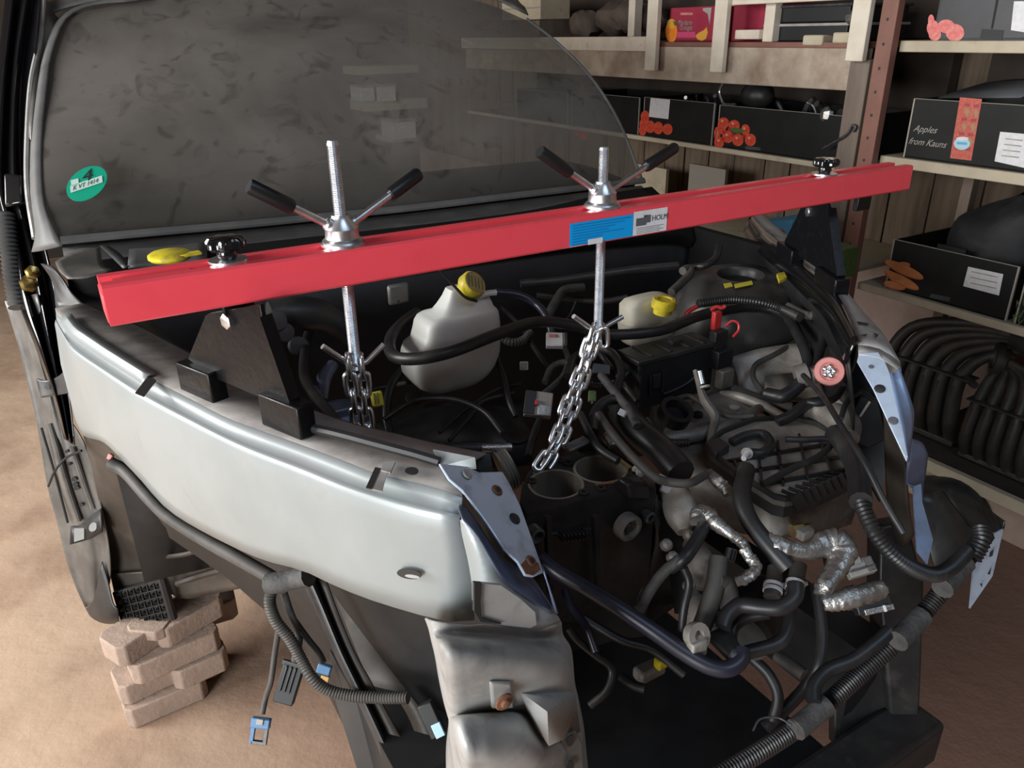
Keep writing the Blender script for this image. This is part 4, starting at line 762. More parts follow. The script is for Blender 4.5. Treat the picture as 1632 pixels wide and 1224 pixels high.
build(MB().lathe([(.001, 0), (.012, 0), (.012, .018), (.008, .020), (.008, .034), (.001, .036)], Z(1262, 846, .86), T-L*.3, 6), 'brass_sensor', 'copper', gb, 'brass hexagon sensor')
build(MB().obox(Z(1283, 850, .86), T*.014, L*.008, UP*.008), 'sensor_plug', 'lightgrey', gb, bevel=.003)
build(MB().tube(PZ([(1108, 590, .99), (1114, 612, .97), (1124, 640, .95), (1140, 665, .93), (1134, 690, .92), (1130, 712, .91)]), [.005, .006, .009, .009, .007, .006], 8, 5), 'shift_lever', 'alu', gb, 'slim gear linkage rod with a collar')
build(MB().lathe([(.005, 0), (.010, 0), (.010, .004), (.005, .004)], Z(1124, 618, .97), (Z(1112, 590, 1.0)-Z(1124, 640, .95)), 14), 'collar', 'lightgrey', gb)
build(MB().lathe([(.001, 0), (.0052, 0), (.0052, .026), (.001, .028)], Z(1120, 612, .972), (Z(1112, 590, 1.0)-Z(1124, 640, .95)), 10), 'lever_tip', 'zinc', gb)
poly('lever_bracket', [(1126, 712, .905), (1150, 708, .905), (1164, 724, .905), (1140, 732, .905)], 'alu_lt', gb, UP*.012, Z, bevel=.002)
# ---- ribbed tray
tr_ = empty('ribbed_tray', Z(1245, 740, .915), 'black ribbed plastic battery tray with comb fins, on the gearbox', 'tray')
TO = [(1126, 729), (1148, 746), (1172, 764), (1200, 784), (1232, 804), (1250, 808), (1275, 803), (1312, 788), (1358, 766), (1362, 748), (1334, 702), (1300, 684), (1257, 674), (1200, 677), (1150, 696), (1130, 712)]
ti = [Z(x, y, .905) for x, y in TO]
build(MB().prism(ti, UP*.009), 'tray_base', 'alu_lt', tr_, 'dirty tray floor')
rim = MB(); cen = Z(1245, 738, .905)
outr = [p for p in ti]; inr = [p+(cen-p).normalized()*.006 for p in ti]
rim.loft([[p-UP*.020 for p in outr], [p+UP*.018 for p in outr], [p+UP*.018 for p in inr], [p+UP*.002 for p in inr]], 1, 1, closed=True)
build(rim, 'tray_rim', 'plastic', tr_)
for a, b in (((1170, 737), (1180, 758)), ((1208, 722), (1214, 770)), ((1239, 705), (1248, 774)), ((1273, 694), (1287, 764)), ((1306, 702), (1326, 756)), ((1150, 738), (1340, 706)), ((1170, 756), (1352, 728)), ((1205, 775), (1358, 748))):
    build(MB().bar(Z(*a, .916), Z(*b, .916), .004, .010), 'rib', 'plastic', tr_)
for i in range(8):
    x = 1268+i*11; build(MB().bar(Z(x, 790-i*5, .924), Z(x+10, 808-i*5, .900), .0045, .020), 'fin', 'plastic', tr_)
    build(MB().bar(Z(x-22, 782-i*4, .917), Z(x-2, 790-i*5, .917), .003, .006), 'fin', 'plastic', tr_)
poly('tray_block', [(1122, 716, .915), (1144, 708, .915), (1162, 722, .915), (1140, 734, .915)], 'plastic', tr_, UP*.016, Z, bevel=.002)
build(MB().tube(PZ([(1166, 705, .92), (1190, 694, .925), (1216, 692, .925), (1228, 708, .925), (1215, 722, .925), (1196, 722, .925)]), .009, 10, 5), 'tray_moulding', 'plastic', tr_)
bt = empty('loose_bolt', Z(1190, 722, .93), 'silver flanged bolt lying on the black ribbed tray', 'bolt')
a = (Z(1199, 708, .935)-Z(1184, 731, .935)).normalized()
build(MB().lathe([(.001, 0), (.0045, 0), (.0050, .002), (.0050, .022), (.001, .022)], Z(1185, 731, .935), a, 12), 'shank', 'white', bt)
build(MB().lathe([(.001, 0), (.0105, 0), (.0105, .002), (.0075, .003), (.0075, .009), (.001, .009)], Z(1185, 731, .935)+a*.021, a, 14), 'head', 'lightgrey', bt)
# ---- reservoirs
bo = empty('coolant_bottle', LL(720, 620, .36), 'large stained white plastic coolant bottle with a tilted yellow cap', 'bottle')
rows = []
for y, x0, x1, dp in ((618, 694, 742, .028), (612, 680, 756, .040), (602, 664, 770, .046), (588, 654, 780, .050), (568, 651, 787, .050), (552, 652, 788, .049), (540, 656, 788, .048), (533, 667, 788, .048), (520, 671, 788, .048), (507, 673, 787, .046), (500, 677, 786, .044), (496, 683, 784, .040), (493, 698, 782, .034), (482, 706, 779, .028), (470, 713, 774, .022), (458, 718, 768, .018)):
    a, b = LL(x0, y, .35), LL(x1, y, .35); c = (a+b)/2; h = (b-a).length/2; zz = c.z; n = 28; r = []
    for j in range(n):
        u = 2*math.pi*j/n; cx, sy = math.cos(u), math.sin(u); e = .34
        r.append(c+T*(h*math.copysign(abs(cx)**e, cx))+L*(dp*math.copysign(abs(sy)**e, sy)+.01))
    rows.append(r)
mb = MB().loft(rows, 1, 1, closed=True); k = len(mb.v); mb.f += [tuple(range(28))[::-1], tuple(k-28+j for j in range(28))]
build(mb, 'bottle', 'white_plastic', bo, ang=60)
ca = (UP*.62+T*.30-L*.72).normalized(); cc = LL(745, 460, .345)
build(MB().lathe([(.001, -.012), (.017, -.012), (.017, .004), (.026, .004), (.027, .006), (.027, .022), (.024, .026), (.001, .026)], cc, ca, 24), 'cap', 'yellow', bo, 'yellow screw cap with warning print')
build(MB().lathe([(.001, 0), (.0235, 0), (.0235, .0006), (.001, .0006)], cc+ca*.026, ca, 20), 'cap_top', 'cap_top', bo, 'worn tan print on the cap top')
for k in range(5): build(MB().obox(cc+ca*.0268+(-L).cross(ca).normalized()*(.016-k*.008), (L+ca*.2).cross(ca).cross(ca).normalized()*.012, (-L).cross(ca).normalized()*.0012, ca*.0004), 'warning_print', 'ink', bo)
build(MB().tube([LL(757, 474, .33), LL(775, 468, .33), LL(790, 466, .33)], .006, 8, 4), 'spout', 'white_plastic', bo)
build(MB().tube([LL(700, 430, .33), LL(726, 458, .325), LL(742, 474, .32), LL(760, 480, .32)], .003, 6, 4), 'cap_strap', 'rubber', bo)
br_ = empty('brake_reservoir', LL(1030, 535, .30), 'small cream brake fluid reservoir with a round yellow cap', 'reservoir')
rows = []
for y, x0, x1, dp in ((541, 1000, 1058, .026), (535, 996, 1066, .030), (512, 994, 1070, .032), (506, 993, 1072, .033), (503, 996, 1071, .032), (480, 996, 1068, .030), (474, 1002, 1060, .026), (471, 1012, 1050, .018)):
    a, b = LL(x0, y, .29), LL(x1, y, .29); c = (a+b)/2; h = (b-a).length/2; n = 24; r = []
    for j in range(n):
        u = 2*math.pi*j/n; cx, sy = math.cos(u), math.sin(u); e = .42
        r.append(c+T*(h*math.copysign(abs(cx)**e, cx))+L*(dp*math.copysign(abs(sy)**e, sy)))
    rows.append(r)
mb = MB().loft(rows, 1, 1, closed=True); k = len(mb.v); mb.f += [tuple(range(24))[::-1], tuple(k-24+j for j in range(24))]
build(mb, 'tank', 'cream', br_)
cc = LL(1057, 491, .235)
build(MB().lathe([(.001, -.012), (.020, -.012), (.020, .002), (.0262, .002)]+[(.0262, .004), (.0258, .018), (.023, .021), (.016, .021), (.015, .019), (.001, .019)], cc, UP-L*.1+T*.05, 24), 'cap', 'yellow', br_, 'yellow round cap')
wc = empty('washer_cap', Z(282, 412, 1.21), 'flat yellow washer filler cap on the cowl behind the red bar', 'cap')
build(MB().lathe([(.001, 0), (.036, 0), (.040, .004), (.040, .010), (.034, .014), (.001, .014)], Z(272, 413, 1.215), UP, 28), 'lid', 'yellow', wc)
build(MB().bar(Z(284, 408, 1.225), Z(320, 402, 1.225), .020, .006), 'tab', 'yellow', wc, bevel=.002)
# ---- fuse box and terminals
fb = empty('fuse_box', Z(1070, 600, .90), 'black rectangular fuse box with a ridged lid, beside the cream reservoir', 'fuse box')
f0, f1, f3 = Z(1019, 577, 1.0), Z(1140, 546, 1.0), Z(996, 556, 1.0)
eu = f1-f0; ev = f3-f0; ev = ev-eu.normalized()*ev.dot(eu.normalized())
build(MB().obox(f0+eu*.5+ev*.5-UP*.058, eu*.5, ev*.5, UP*.052), 'body', 'plastic_dk', fb, bevel=.003)
build(MB().obox(f0+eu*.5+ev*.5-UP*.004, eu*.515, ev*.53, UP*.006), 'lid', 'plastic', fb, bevel=.003)
for f in (.18, .42, .66, .86): build(MB().obox(f0+eu*f+ev*.5+UP*.003, eu*.012, ev*.45, UP*.002), 'lid_rib', 'plastic', fb)
build(MB().obox(f0+eu*.62+ev*.55+UP*.005, eu*.07, ev*.12, UP*.005), 'lid_catch', 'plastic', fb, bevel=.002)
for f in (.14, .30): build(MB().obox(f0+eu*f-ev*.04-UP*.055, eu*.012, ev*.05, UP*.022), 'clip', 'plastic', fb)
build(MB().obox(f0+eu*.22-ev*.05-UP*.05, eu*.05, ev*.04, UP*.016), 'clip', 'plastic', fb, bevel=.001)
build(MB().tube([f0+eu*.3-ev*.12-UP*.082, f0+eu*.45-ev*.15-UP*.078, f0+eu*.62-ev*.15-UP*.07, f0+eu*.78-ev*.12-UP*.055], .0025, 6, 4), 'wire', 'rubber', fb)
build(MB().obox(f0+eu*.02-ev*.03-UP*.06, eu*.012, ev*.03, UP*.05), 'corner_post', 'plastic', fb)
tm = empty('battery_terminal', Z(1148, 600, .92), 'tall black terminal plug with a bright red clip, right of the fuse box', 'terminal')
for (x, y0, y1, wd, dp, m, nm) in ((1147, 496, 530, .020, .012, 'red_plastic', 'red_clip'), (1150, 526, 560, .036, .020, 'plastic', 'plug_body'), (1155, 556, 590, .044, .026, 'plastic_dk', 'plug_base'), (1160, 588, 622, .034, .022, 'alu', 'plug_foot')):
    a, b = D(x, y0, 1.64), D(x, y1, 1.64); build(MB().obox((a+b)/2+L*.01, T*wd/2, L*dp/2, UP*(a.z-b.z)/2), nm, m, tm, bevel=.002)
build(MB().tube([D(x, y, 1.63) for x, y in [(1133, 494), (1142, 489), (1150, 491), (1156, 488)]], .004, 8, 4), 'red_tab', 'red_plastic', tm)
build(MB().tube([D(x, y, 1.62) for x, y in [(1156, 520), (1166, 512), (1176, 515), (1177, 526), (1168, 537)]], .0028, 6, 5), 'red_wire', 'red_plastic', tm)
# ================================================================ hoses, cables and loose harnesses
hose('heater_hose', 'long black hose curving across the white coolant bottle to the right side', 'hose', [(665, 498, 1.06), (640, 516, 1.06), (622, 540, 1.06), (626, 566, 1.07), (660, 572, 1.08), (720, 560, 1.09), (800, 530, 1.09), (860, 513, 1.08), (920, 520, 1.06), (965, 533, 1.04), (1050, 527, 1.04), (1120, 502, 1.04), (1200, 489, 1.03), (1250, 502, 1.02), (1275, 540, 1.01), (1289, 580, .99), (1284, 606, .97)], .0115)
hose('corrugated_cable', 'corrugated black cable sleeve running above the long black hose on the right', 'cable', [(1112, 484, 1.06), (1160, 478, 1.06), (1210, 482, 1.06), (1245, 492, 1.05), (1275, 506, 1.05)], .010, ribbed=True)
hose('red_cable', 'short bright red cable loop beside the cream reservoir', 'cable', [(1090, 512, 1.02), (1096, 498, 1.04), (1108, 490, 1.05), (1118, 486, 1.055)], .005, 'red_plastic')
hose('breather_hose', 'grey hooked hose end behind the cream reservoir', 'hose', [(1070, 466, 1.06), (1085, 452, 1.07), (1100, 436, 1.08), (1098, 428, 1.085), (1088, 432, 1.085)], .010, 'rubber_grey')
hose('cowl_hose', 'black hose dropping from the cowl behind the red bar on the right', 'hose', [(1146, 392, 1.12), (1140, 412, 1.10), (1120, 424, 1.09), (1090, 428, 1.07)], .009)
hose('vent_hose', 'blue black hose rising from the bottle spout in an arch', 'hose', [(790, 466, 1.08), (825, 470, 1.07), (855, 485, 1.05), (873, 508, 1.03), (880, 535, 1.0)], .009, 'rubber_blue')
hose('vacuum_hose', 'grey black hose standing behind the arched hose', 'hose', [(872, 506, .98), (886, 480, 1.0), (900, 462, 1.02), (930, 458, 1.02)], .011, 'rubber_grey')
hose('ribbed_sleeve', 'short ribbed grey sleeve right of the coolant bottle', 'hose', [(796, 535, .98), (812, 545, .97), (832, 543, .97), (846, 530, .98)], .010, 'rubber_grey', True)
hose('thin_hose', 'thin black hose slanting under the arched hose', 'hose', [(800, 490, .98), (830, 520, .97), (850, 552, .96), (875, 590, .94)], .006)
hose('left_hose', 'black hose dropping from under the bar behind the near foot', 'hose', [(530, 462, 1.05), (505, 490, 1.05), (492, 530, 1.05), (484, 590, 1.05), (498, 626, 1.06), (530, 665, 1.08), (548, 690, 1.08)], .0095, 'rubber')
hose('glossy_tube', 'glossy blue black tube beside the near chain', 'tube', [(500, 520, 1.02), (488, 560, 1.02), (486, 600, 1.03), (505, 640, 1.04), (520, 660, 1.05)], .005, 'rubber_blue')
hose('gas_line', 'thin dark line with a metal sleeve left of the coolant bottle', 'line', [(596, 620, .96), (640, 612, .96), (680, 606, .96)], .003, 'steel_dark')
hose('line_sleeve', 'short crimped metal sleeve on the thin dark line', 'sleeve', [(630, 614, .962), (646, 611, .962)], .0055, 'alu')
hose('fuel_line', 'thin black pipe bending below the coolant bottle', 'line', [(700, 690, .92), (740, 655, .93), (790, 622, .94), (830, 612, .95)], .004)
hose('fuel_line', 'second thin black pipe with clip, parallel below the bending pipe', 'line', [(716, 702, .92), (752, 662, .93), (770, 640, .94), (820, 626, .94)], .004)
hose('clip_hose', 'short dark hose with a grey ring clip hanging by the coolant bottle', 'hose', [(788, 556, 1.0), (795, 580, .98), (804, 605, .96), (812, 640, .94), (822, 664, .92)], .006)
hose('wire_loom', 'dark wire bundle curling left of the fuse box', 'harness', [(905, 600, .98), (915, 570, .99), (945, 556, 1.0), (975, 562, 1.0), (990, 590, .99), (982, 625, .97), (975, 650, .95)], .008)
hose('wire_loom', 'dark wire bundle looping under the long chain', 'harness', [(945, 690, .97), (948, 660, .97), (965, 640, .98), (985, 636, .98)], .010)
hose('loom_arm', 'grey black loom arm slanting down past the white tag', 'harness', [(958, 598, 1.0), (975, 620, .99), (1000, 650, .98), (1016, 680, .97)], .008, 'tape')
hose('rail_pipe', 'slim grey pipe running along the engine deck edge', 'pipe', [(954, 660, 1.0), (975, 690, .99), (1005, 725, .985), (1040, 758, .98), (1065, 768, .97), (1098, 770, .97), (1122, 758, .96)], .007, 'rubber_grey')
hose('wide_duct', 'flat black mesh duct between engine block and tray', 'duct', [(990, 655, .94), (1020, 690, .945), (1055, 720, .94), (1085, 755, .93)], .026, 'rubber')
for lb, pts, r, m, rb in (
 ('thin black sensor cable crossing the ribbed tray', [(1216, 772, .95), (1260, 748, .95), (1300, 730, .95), (1322, 712, .95), (1320, 700, .95), (1280, 701, .95), (1252, 700, .95)], .0055, 'rubber', 0),
 ('long thin black cable slanting from the grey clamp to the right corner', [(1280, 598, 1.02), (1310, 630, 1.02), (1345, 685, 1.02), (1380, 740, 1.01), (1410, 800, .98), (1440, 850, .95)], .005, 'rubber', 0),
 ('thick black cable trunk on the right beside the tray', [(1330, 690, .96), (1352, 720, .96), (1366, 752, .96), (1372, 800, .96)], .017, 'rubber', 0),
 ('corrugated black cable sweeping down to the right front corner', [(1370, 790, .96), (1378, 815, .95), (1395, 850, .93), (1425, 885, .90), (1460, 908, .87), (1490, 916, .85), (1515, 905, .84), (1540, 880, .84)], .0125, 'rubber', 1),
 ('grey black hose loop under the pink cap', [(1286, 640, .99), (1310, 642, .99), (1335, 630, .99), (1345, 600, 1.0), (1350, 560, 1.02), (1340, 530, 1.03)], .007, 'rubber', 0),
 ('curved black hose coming down the far apron', [(1300, 500, 1.04), (1312, 535, 1.02), (1304, 570, 1.0), (1300, 590, .99)], .009, 'rubber', 0),
 ('corrugated grey hose on the far apron', [(1255, 488, 1.05), (1285, 502, 1.05), (1305, 500, 1.05), (1310, 482, 1.06)], .010, 'rubber_grey', 1),
 ('black elbow hose below the grey clamp', [(1222, 628, .95), (1245, 632, .955), (1264, 622, .965), (1280, 606, .98)], .0135, 'rubber', 0),
 ('brown black hose curling over the inner wing panel', [(1268, 545, .96), (1235, 565, .95), (1206, 580, .94), (1200, 600, .93), (1215, 625, .92)], .006, 'rubber_grey', 0),
 ('thick grey hose under the elbow hose', [(1170, 622, .90), (1205, 636, .90), (1240, 648, .90), (1262, 652, .90)], .013, 'rubber_grey', 0),
 ('black hose rising over the gearbox cover to the right', [(1238, 672, .92), (1262, 662, .93), (1285, 645, .945), (1312, 640, .95)], .011, 'rubber', 0)):
    hose('engine_hose' if 'hose' in lb else 'engine_cable', lb, 'hose' if 'hose' in lb else 'cable', pts, r, m, bool(rb))
# hoses in the front of the bay
for lb, pts, r, m in (
 ('broad flat black hose dropping from the tray front', [(1190, 748, .96), (1182, 790, .955), (1195, 830, .94), (1225, 870, .92), (1256, 905, .90)], .014, 'plastic'),
 ('grey forked hose upper arm below the foil elbow', [(1146, 888, .90), (1142, 920, .88), (1135, 950, .86), (1122, 990, .83), (1112, 1010, .81)], .014, 'rubber_grey'),
 ('grey forked hose short arm bending right', [(1142, 925, .88), (1158, 930, .87), (1164, 950, .86), (1160, 972, .85)], .012, 'rubber_grey'),
 ('black bent hose running under the two white clamps', [(1268, 930, .89), (1266, 952, .88), (1245, 968, .87), (1215, 968, .865), (1180, 965, .86), (1160, 980, .85), (1152, 1000, .84)], .0115, 'rubber'),
 ('dark lower hose behind the bent hose', [(1258, 965, .83), (1256, 1000, .82), (1240, 1025, .81), (1190, 1040, .80)], .010, 'rubber'),
 ('dark curved hose over the black canister', [(1225, 978, .83), (1190, 985, .82), (1170, 1000, .81), (1166, 1020, .80)], .008, 'rubber'),
 ('ribbed black hose leaving the foil elbow downwards', [(1122, 838, .94), (1108, 865, .93), (1090, 890, .92), (1068, 905, .90)], .010, 'rubber'),
 ('taped grey branch falling towards the front tube', [(1086, 890, .92), (1060, 910, .90), (1040, 935, .88), (1020, 970, .85), (1012, 985, .84)], .008, 'tape'),
 ('slim black line down the front of the bell housing', [(1090, 905, .92), (1098, 930, .90), (1090, 970, .87), (1086, 1005, .84)], .006, 'rubber'),
 ('thin black hose arcing below the near corner', [(905, 1000, .80), (920, 1020, .78), (950, 1045, .76), (975, 1066, .74), (968, 1100, .72), (940, 1125, .70)], .006, 'rubber'),
 ('thin dark hose inside the near corner', [(900, 940, .82), (910, 965, .81), (935, 1000, .80), (950, 1040, .78)], .006, 'rubber_blue'),
 ('short grey pipe stub low in the bay', [(1238, 1044, .62), (1260, 1060, .62), (1282, 1076, .62)], .011, 'rubber_grey'),
 ('black drain hose low under the front tube', [(990, 1078, .66), (1010, 1092, .66), (1028, 1098, .66)], .008, 'rubber'),
 ('long thin black cable hanging at the right of the front opening', [(1300, 930, .75), (1310, 1000, .70), (1305, 1060, .66), (1280, 1100, .62), (1220, 1160, .58)], .010, 'rubber')):
    hose('front_hose' if 'cable' not in lb else 'front_cable', lb, 'hose' if 'cable' not in lb else 'cable', pts, r, m)
fp = hose('front_pipe', 'rigid blue black front pipe sloping across the engine front to a curled end', 'pipe', [(862, 890, .90), (890, 912, .89), (930, 935, .88), (980, 965, .87), (1040, 1005, .85), (1090, 1040, .83), (1130, 1062, .82), (1160, 1066, .82), (1180, 1052, .825), (1182, 1036, .83)], .0115, 'rubber_blue', seg=12)
# denser looms around the chain and the fuse box
for lb, pts, r, m, rb in (
 ('loop of taped wire hanging left of the long chain at mid height', [(868, 610, .95), (880, 585, .97), (905, 578, .98), (925, 600, .97), (918, 630, .95), (900, 650, .94)], .007, 'tape', 0),
 ('taped wire running from the connector block up to the red printed plug', [(866, 628, .96), (885, 612, .96), (900, 595, .97), (905, 570, .98), (898, 552, .99)], .006, 'tape', 0),
 ('ribbed sleeve crossing under the slanting loom arm', [(930, 606, .95), (955, 612, .95), (985, 605, .96), (1004, 592, .965)], .008, 'rubber', 1),
 ('black branch dropping to the deck from the connector block', [(862, 668, .94), (852, 692, .93), (846, 712, .92), (842, 730, .92)], .008, 'rubber', 0),
 ('thin black tube arching over the shadowed valve cover', [(612, 668, .93), (660, 640, .95), (720, 636, .96), (770, 655, .95), (800, 690, .93)], .005, 'rubber', 0),
 ('black breather pipe standing behind the near chain', [(640, 590, .98), (622, 620, .96), (616, 660, .93), (622, 700, .90)], .009, 'rubber', 0),
 ('grey vacuum pipe lying over the gearbox casing', [(1068, 640, .93), (1100, 632, .93), (1130, 650, .925), (1165, 664, .92), (1200, 664, .92)], .006, 'rubber_grey', 0),
 ('short ribbed sleeve beside the round mount eye', [(1030, 668, .94), (1046, 690, .93), (1068, 705, .925), (1096, 706, .92)], .008, 'rubber', 1),
 ('black cable behind the pink cap along the far apron', [(1352, 500, 1.06), (1362, 540, 1.05), (1358, 580, 1.04), (1342, 612, 1.02)], .006, 'rubber', 0),
 ('thin cable from the relay bracket to the thick trunk', [(1394, 640, 1.0), (1372, 625, 1.0), (1350, 640, .99), (1340, 668, .98)], .005, 'rubber', 0),
 ('dark hose looping below the grey Y hose', [(1090, 948, .80), (1110, 985, .78), (1150, 1000, .77), (1180, 985, .77)], .009, 'rubber', 0),
 ('low black hose running back under the canister', [(1200, 1050, .66), (1225, 1075, .65), (1240, 1110, .63), (1232, 1150, .60)], .009, 'rubber', 0),
 ('slack black cable under the rigid front pipe', [(930, 985, .74), (990, 1020, .72), (1040, 1036, .71), (1090, 1075, .68)], .007, 'rubber', 0)):
    hose('engine_loom', lb, 'cable', pts, r, m, bool(rb))
# canister and small front castings
cn = empty('black_canister', Z(1220, 1010, .74), 'black round canister low in front of the gearbox', 'canister')
build(MB().lathe([(.001, 0), (.040, 0), (.044, .006), (.044, .09), (.036, .10), (.001, .10)], Z(1180, 1010, .76), T+L*.35+UP*.15, 24), 'drum', 'plastic_dk', cn)
build(MB().lathe([(.036, -.004), (.047, -.004), (.047, .010), (.036, .010)], Z(1180, 1010, .76), T+L*.35+UP*.15, 24), 'flange', 'plastic', cn)
ey = empty('pipe_eye', Z(1105, 1015, .82), 'cast aluminium hose eye standing on the front pipe', 'bracket')
build(MB().lathe([(.008, 0), (.018, 0), (.018, .014), (.008, .014), (.007, .004)], Z(1105, 1012, .845), -L+UP*.6, 18), 'eye', 'alu_lt', ey)
build(MB().obox(Z(1110, 1032, .835), T*.014, L*.008, UP*.014), 'base', 'alu_lt', ey, bevel=.003)
pb = empty('pipe_bracket', Z(1172, 1045, .80), 'dark bracket with a bolt at the curled pipe end', 'bracket')
build(MB().prism([Z(x, y, .815) for x, y in [(1125, 1020), (1160, 1000), (1180, 1040), (1184, 1056), (1165, 1060)]], UP*.012), 'plate', 'plastic', pb, bevel=.003)
build(MB().lathe([(.001, 0), (.009, 0), (.009, .008), (.001, .010)], Z(1170, 1047, .826), UP-L*.6, 12), 'bolt', 'steel_dark', pb)
yv = empty('yellow_valve', Z(1052, 1056, .60), 'small yellow plastic valve low under the front pipe', 'valve')
build(MB().obox(Z(1053, 1056, .62), T*.010, L*.008, UP*.010), 'tap', 'yellow', yv, bevel=.003)
build(MB().obox(Z(1035, 1068, .60), T*.028, L*.014, UP*.012), 'body', 'alu', yv, bevel=.006)
# white clamped hose stubs
for lb, (x0, y0, x1, y1), zz in (('hose stub with a white clamp, left of the pair', (1236, 906, 1230, 952), .90), ('hose stub with a white clamp, right of the pair', (1273, 900, 1264, 950), .90)):
    st = empty('hose_stub', Z(x1, y1, zz-.03), lb, 'hose')
    a, b = D(x0, y0, 1.19), D(x1, y1, 1.16); d = (b-a)
    build(MB().tube([a, b], .0125, 14, 1), 'stub', 'rubber_grey', st)
    build(MB().lathe([(.0128, 0), (.0145, 0), (.0145, .005), (.0128, .005)], a+d*.72, d, 18), 'clamp', 'white', st, 'white plastic clamp')
    build(MB().lathe([(.0128, 0), (.0145, 0), (.0145, .005), (.0128, .005)], a+d*.56, d, 18), 'clamp', 'white', st)
    build(MB().tube([a+d*.75+T*.012, a+d*.78+T*.026], .004, 8, 1), 'clamp_ear', 'white', st)
# foil wrapped looms
def foil(lb, pts, r, extra=None):
    mb = MB(); P = cr(PZ(pts), 7); R = cr(list(r), 7) if isinstance(r, list) else [r]*len(P)
    R = [q*random.uniform(.93, 1.07) for q in R]
    mb.tube(P, R, 14, 1, flat=.75); mb.v = [v+Vector((random.uniform(-1, 1), random.uniform(-1, 1), random.uniform(-1, 1)))*.0012 for v in mb.v]
    return build(mb, 'foil_loom', 'foil', None, lb, 'harness', ang=55)
foil('foil wrapped elbow in the middle of the engine front', [(1112, 832, .945), (1114, 818, .95), (1128, 820, .95), (1142, 834, .945), (1160, 848, .94), (1180, 862, .93), (1192, 878, .92)], [.012, .015, .016, .014, .012, .010, .009])
foil('thin foil wrapped branch ending at the bent white plug', [(1184, 874, .925), (1198, 892, .915), (1206, 905, .91), (1196, 916, .905), (1182, 926, .90)], [.008, .008, .008, .010, .010])
foil('wide foil wrapped loom bridging to the grey connectors', [(1218, 856, .93), (1240, 868, .925), (1266, 876, .92), (1290, 878, .915), (1312, 868, .915), (1330, 866, .915), (1342, 878, .91), (1334, 905, .90), (1316, 930, .89), (1308, 948, .88)], [.010, .013, .012, .013, .018, .022, .022, .016, .015, .010])
foil('lower foil wrapped end with silver plugs', [(1312, 962, .86), (1336, 958, .865), (1358, 952, .87), (1385, 945, .87), (1408, 938, .87)], [.010, .014, .015, .014, .012])
foil('patch of foil tape at the tray corner', [(1128, 752, .92), (1140, 764, .92), (1154, 776, .915), (1160, 788, .91)], [.008, .010, .010, .008])
foil('foil remnant under the long chain', [(962, 694, .965), (970, 700, .965), (976, 712, .96)], [.006, .009, .006])
# connectors
def connector(name, lb, x, y, d, w, h, dp, m, rot=0, tilt=0, parts=()):
    c = D(x, y, d); u = (RT*math.cos(rot)+DN*math.sin(rot)); v = (DN*math.cos(rot)-RT*math.sin(rot)); n = FW
    e = empty(name, c+v*h/2, lb, 'connector'); u2 = u; n2 = (n*math.cos(tilt)+v*math.sin(tilt)); v2 = (v*math.cos(tilt)-n*math.sin(tilt))
    build(MB().obox(c, u2*w/2, v2*h/2, n2*dp/2), 'housing', m, e, bevel=.002)
    for nm, du, dv, ww, hh, dd, mm in parts: build(MB().obox(c+u2*du+v2*dv-n2*dd, u2*ww/2, v2*hh/2, n2*.004), nm, mm, e, bevel=.0008)
    return e
connector('plug_connector', 'grey white multi pin plug by the right support post', 1370, 905, 1.25, .044, .026, .02, 'lightgrey', -.28, .5, [('latch', -.004, -.010, .014, .012, .010, 'lightgrey'), ('step', .014, 0, .012, .022, .009, 'alu'), ('seam', 0, .004, .042, .002, .011, 'ink')])
connector('plug_connector', 'silver wrapped double plug below the grey white plug', 1388, 958, 1.22, .056, .034, .02, 'plastic', -.22, .3, [('foil_band', 0, -.011, .054, .010, .009, 'foil'), ('foil_band', .004, .014, .046, .009, .009, 'foil'), ('bead', -.006, -.010, .004, .012, .012, 'white'), ('bead', .012, .014, .004, .010, .012, 'white')])
connector('plug_connector', 'small white plug hanging under the foil elbow', 1164, 884, 1.22, .016, .020, .012, 'lightgrey', .3, .2, [('slot', 0, 0, .003, .018, .006, 'ink'), ('slot', .005, 0, .002, .018, .006, 'ink')])
connector('plug_connector', 'bent white plug at the end of the thin foil branch', 1183, 924, 1.2, .024, .014, .014, 'white', -.35, .2, [('latch', 0, -.006, .010, .006, .007, 'lightgrey')])
connector('plug_connector', 'black and grey connector block left of the long chain', 858, 645, 1.42, .050, .046, .02, 'lightgrey', .12, .3, [('black_face', -.016, 0, .020, .044, .008, 'plastic_dk'), ('red_tab', -.004, .0, .006, .010, .012, 'red_plastic'), ('foil_skirt', .012, .012, .024, .020, .008, 'foil')])
connector('plug_connector', 'white plug with red print above the loom, right of the hose', 884, 543, 1.6, .036, .030, .02, 'white', .02, .3, [('red_print', -.004, -.006, .016, .006, .010, 'pink'), ('grey_end', .020, 0, .010, .028, .008, 'alu'), ('slot', .020, 0, .003, .026, .011, 'ink')])
connector('round_sensor', 'pale green sensor button behind the loose looms', 835, 583, 1.62, .018, .018, .014, 'mint', 0, 0, [('ring', 0, 0, .012, .012, .008, 'lightgrey')])
connector('wire_tag', 'white paper tag on the slanting loom arm', 992, 658, 1.36, .014, .012, .002, 'white', .5, .2, [('fold', .004, 0, .002, .012, .001, 'lightgrey')])
connector('taped_joint', 'grey taped joint on the engine edge right of the bores', 1066, 778, 1.24, .026, .020, .014, 'lightgrey', .45, .3, [('tab', -.016, -.010, .014, .008, .002, 'lightgrey')])
connector('cable_clip', 'dark clip block on the wire bundle beside the fuse box', 958, 590, 1.56, .036, .022, .02, 'plastic', .1, .3, [('tab', 0, .014, .012, .008, .006, 'alu')])
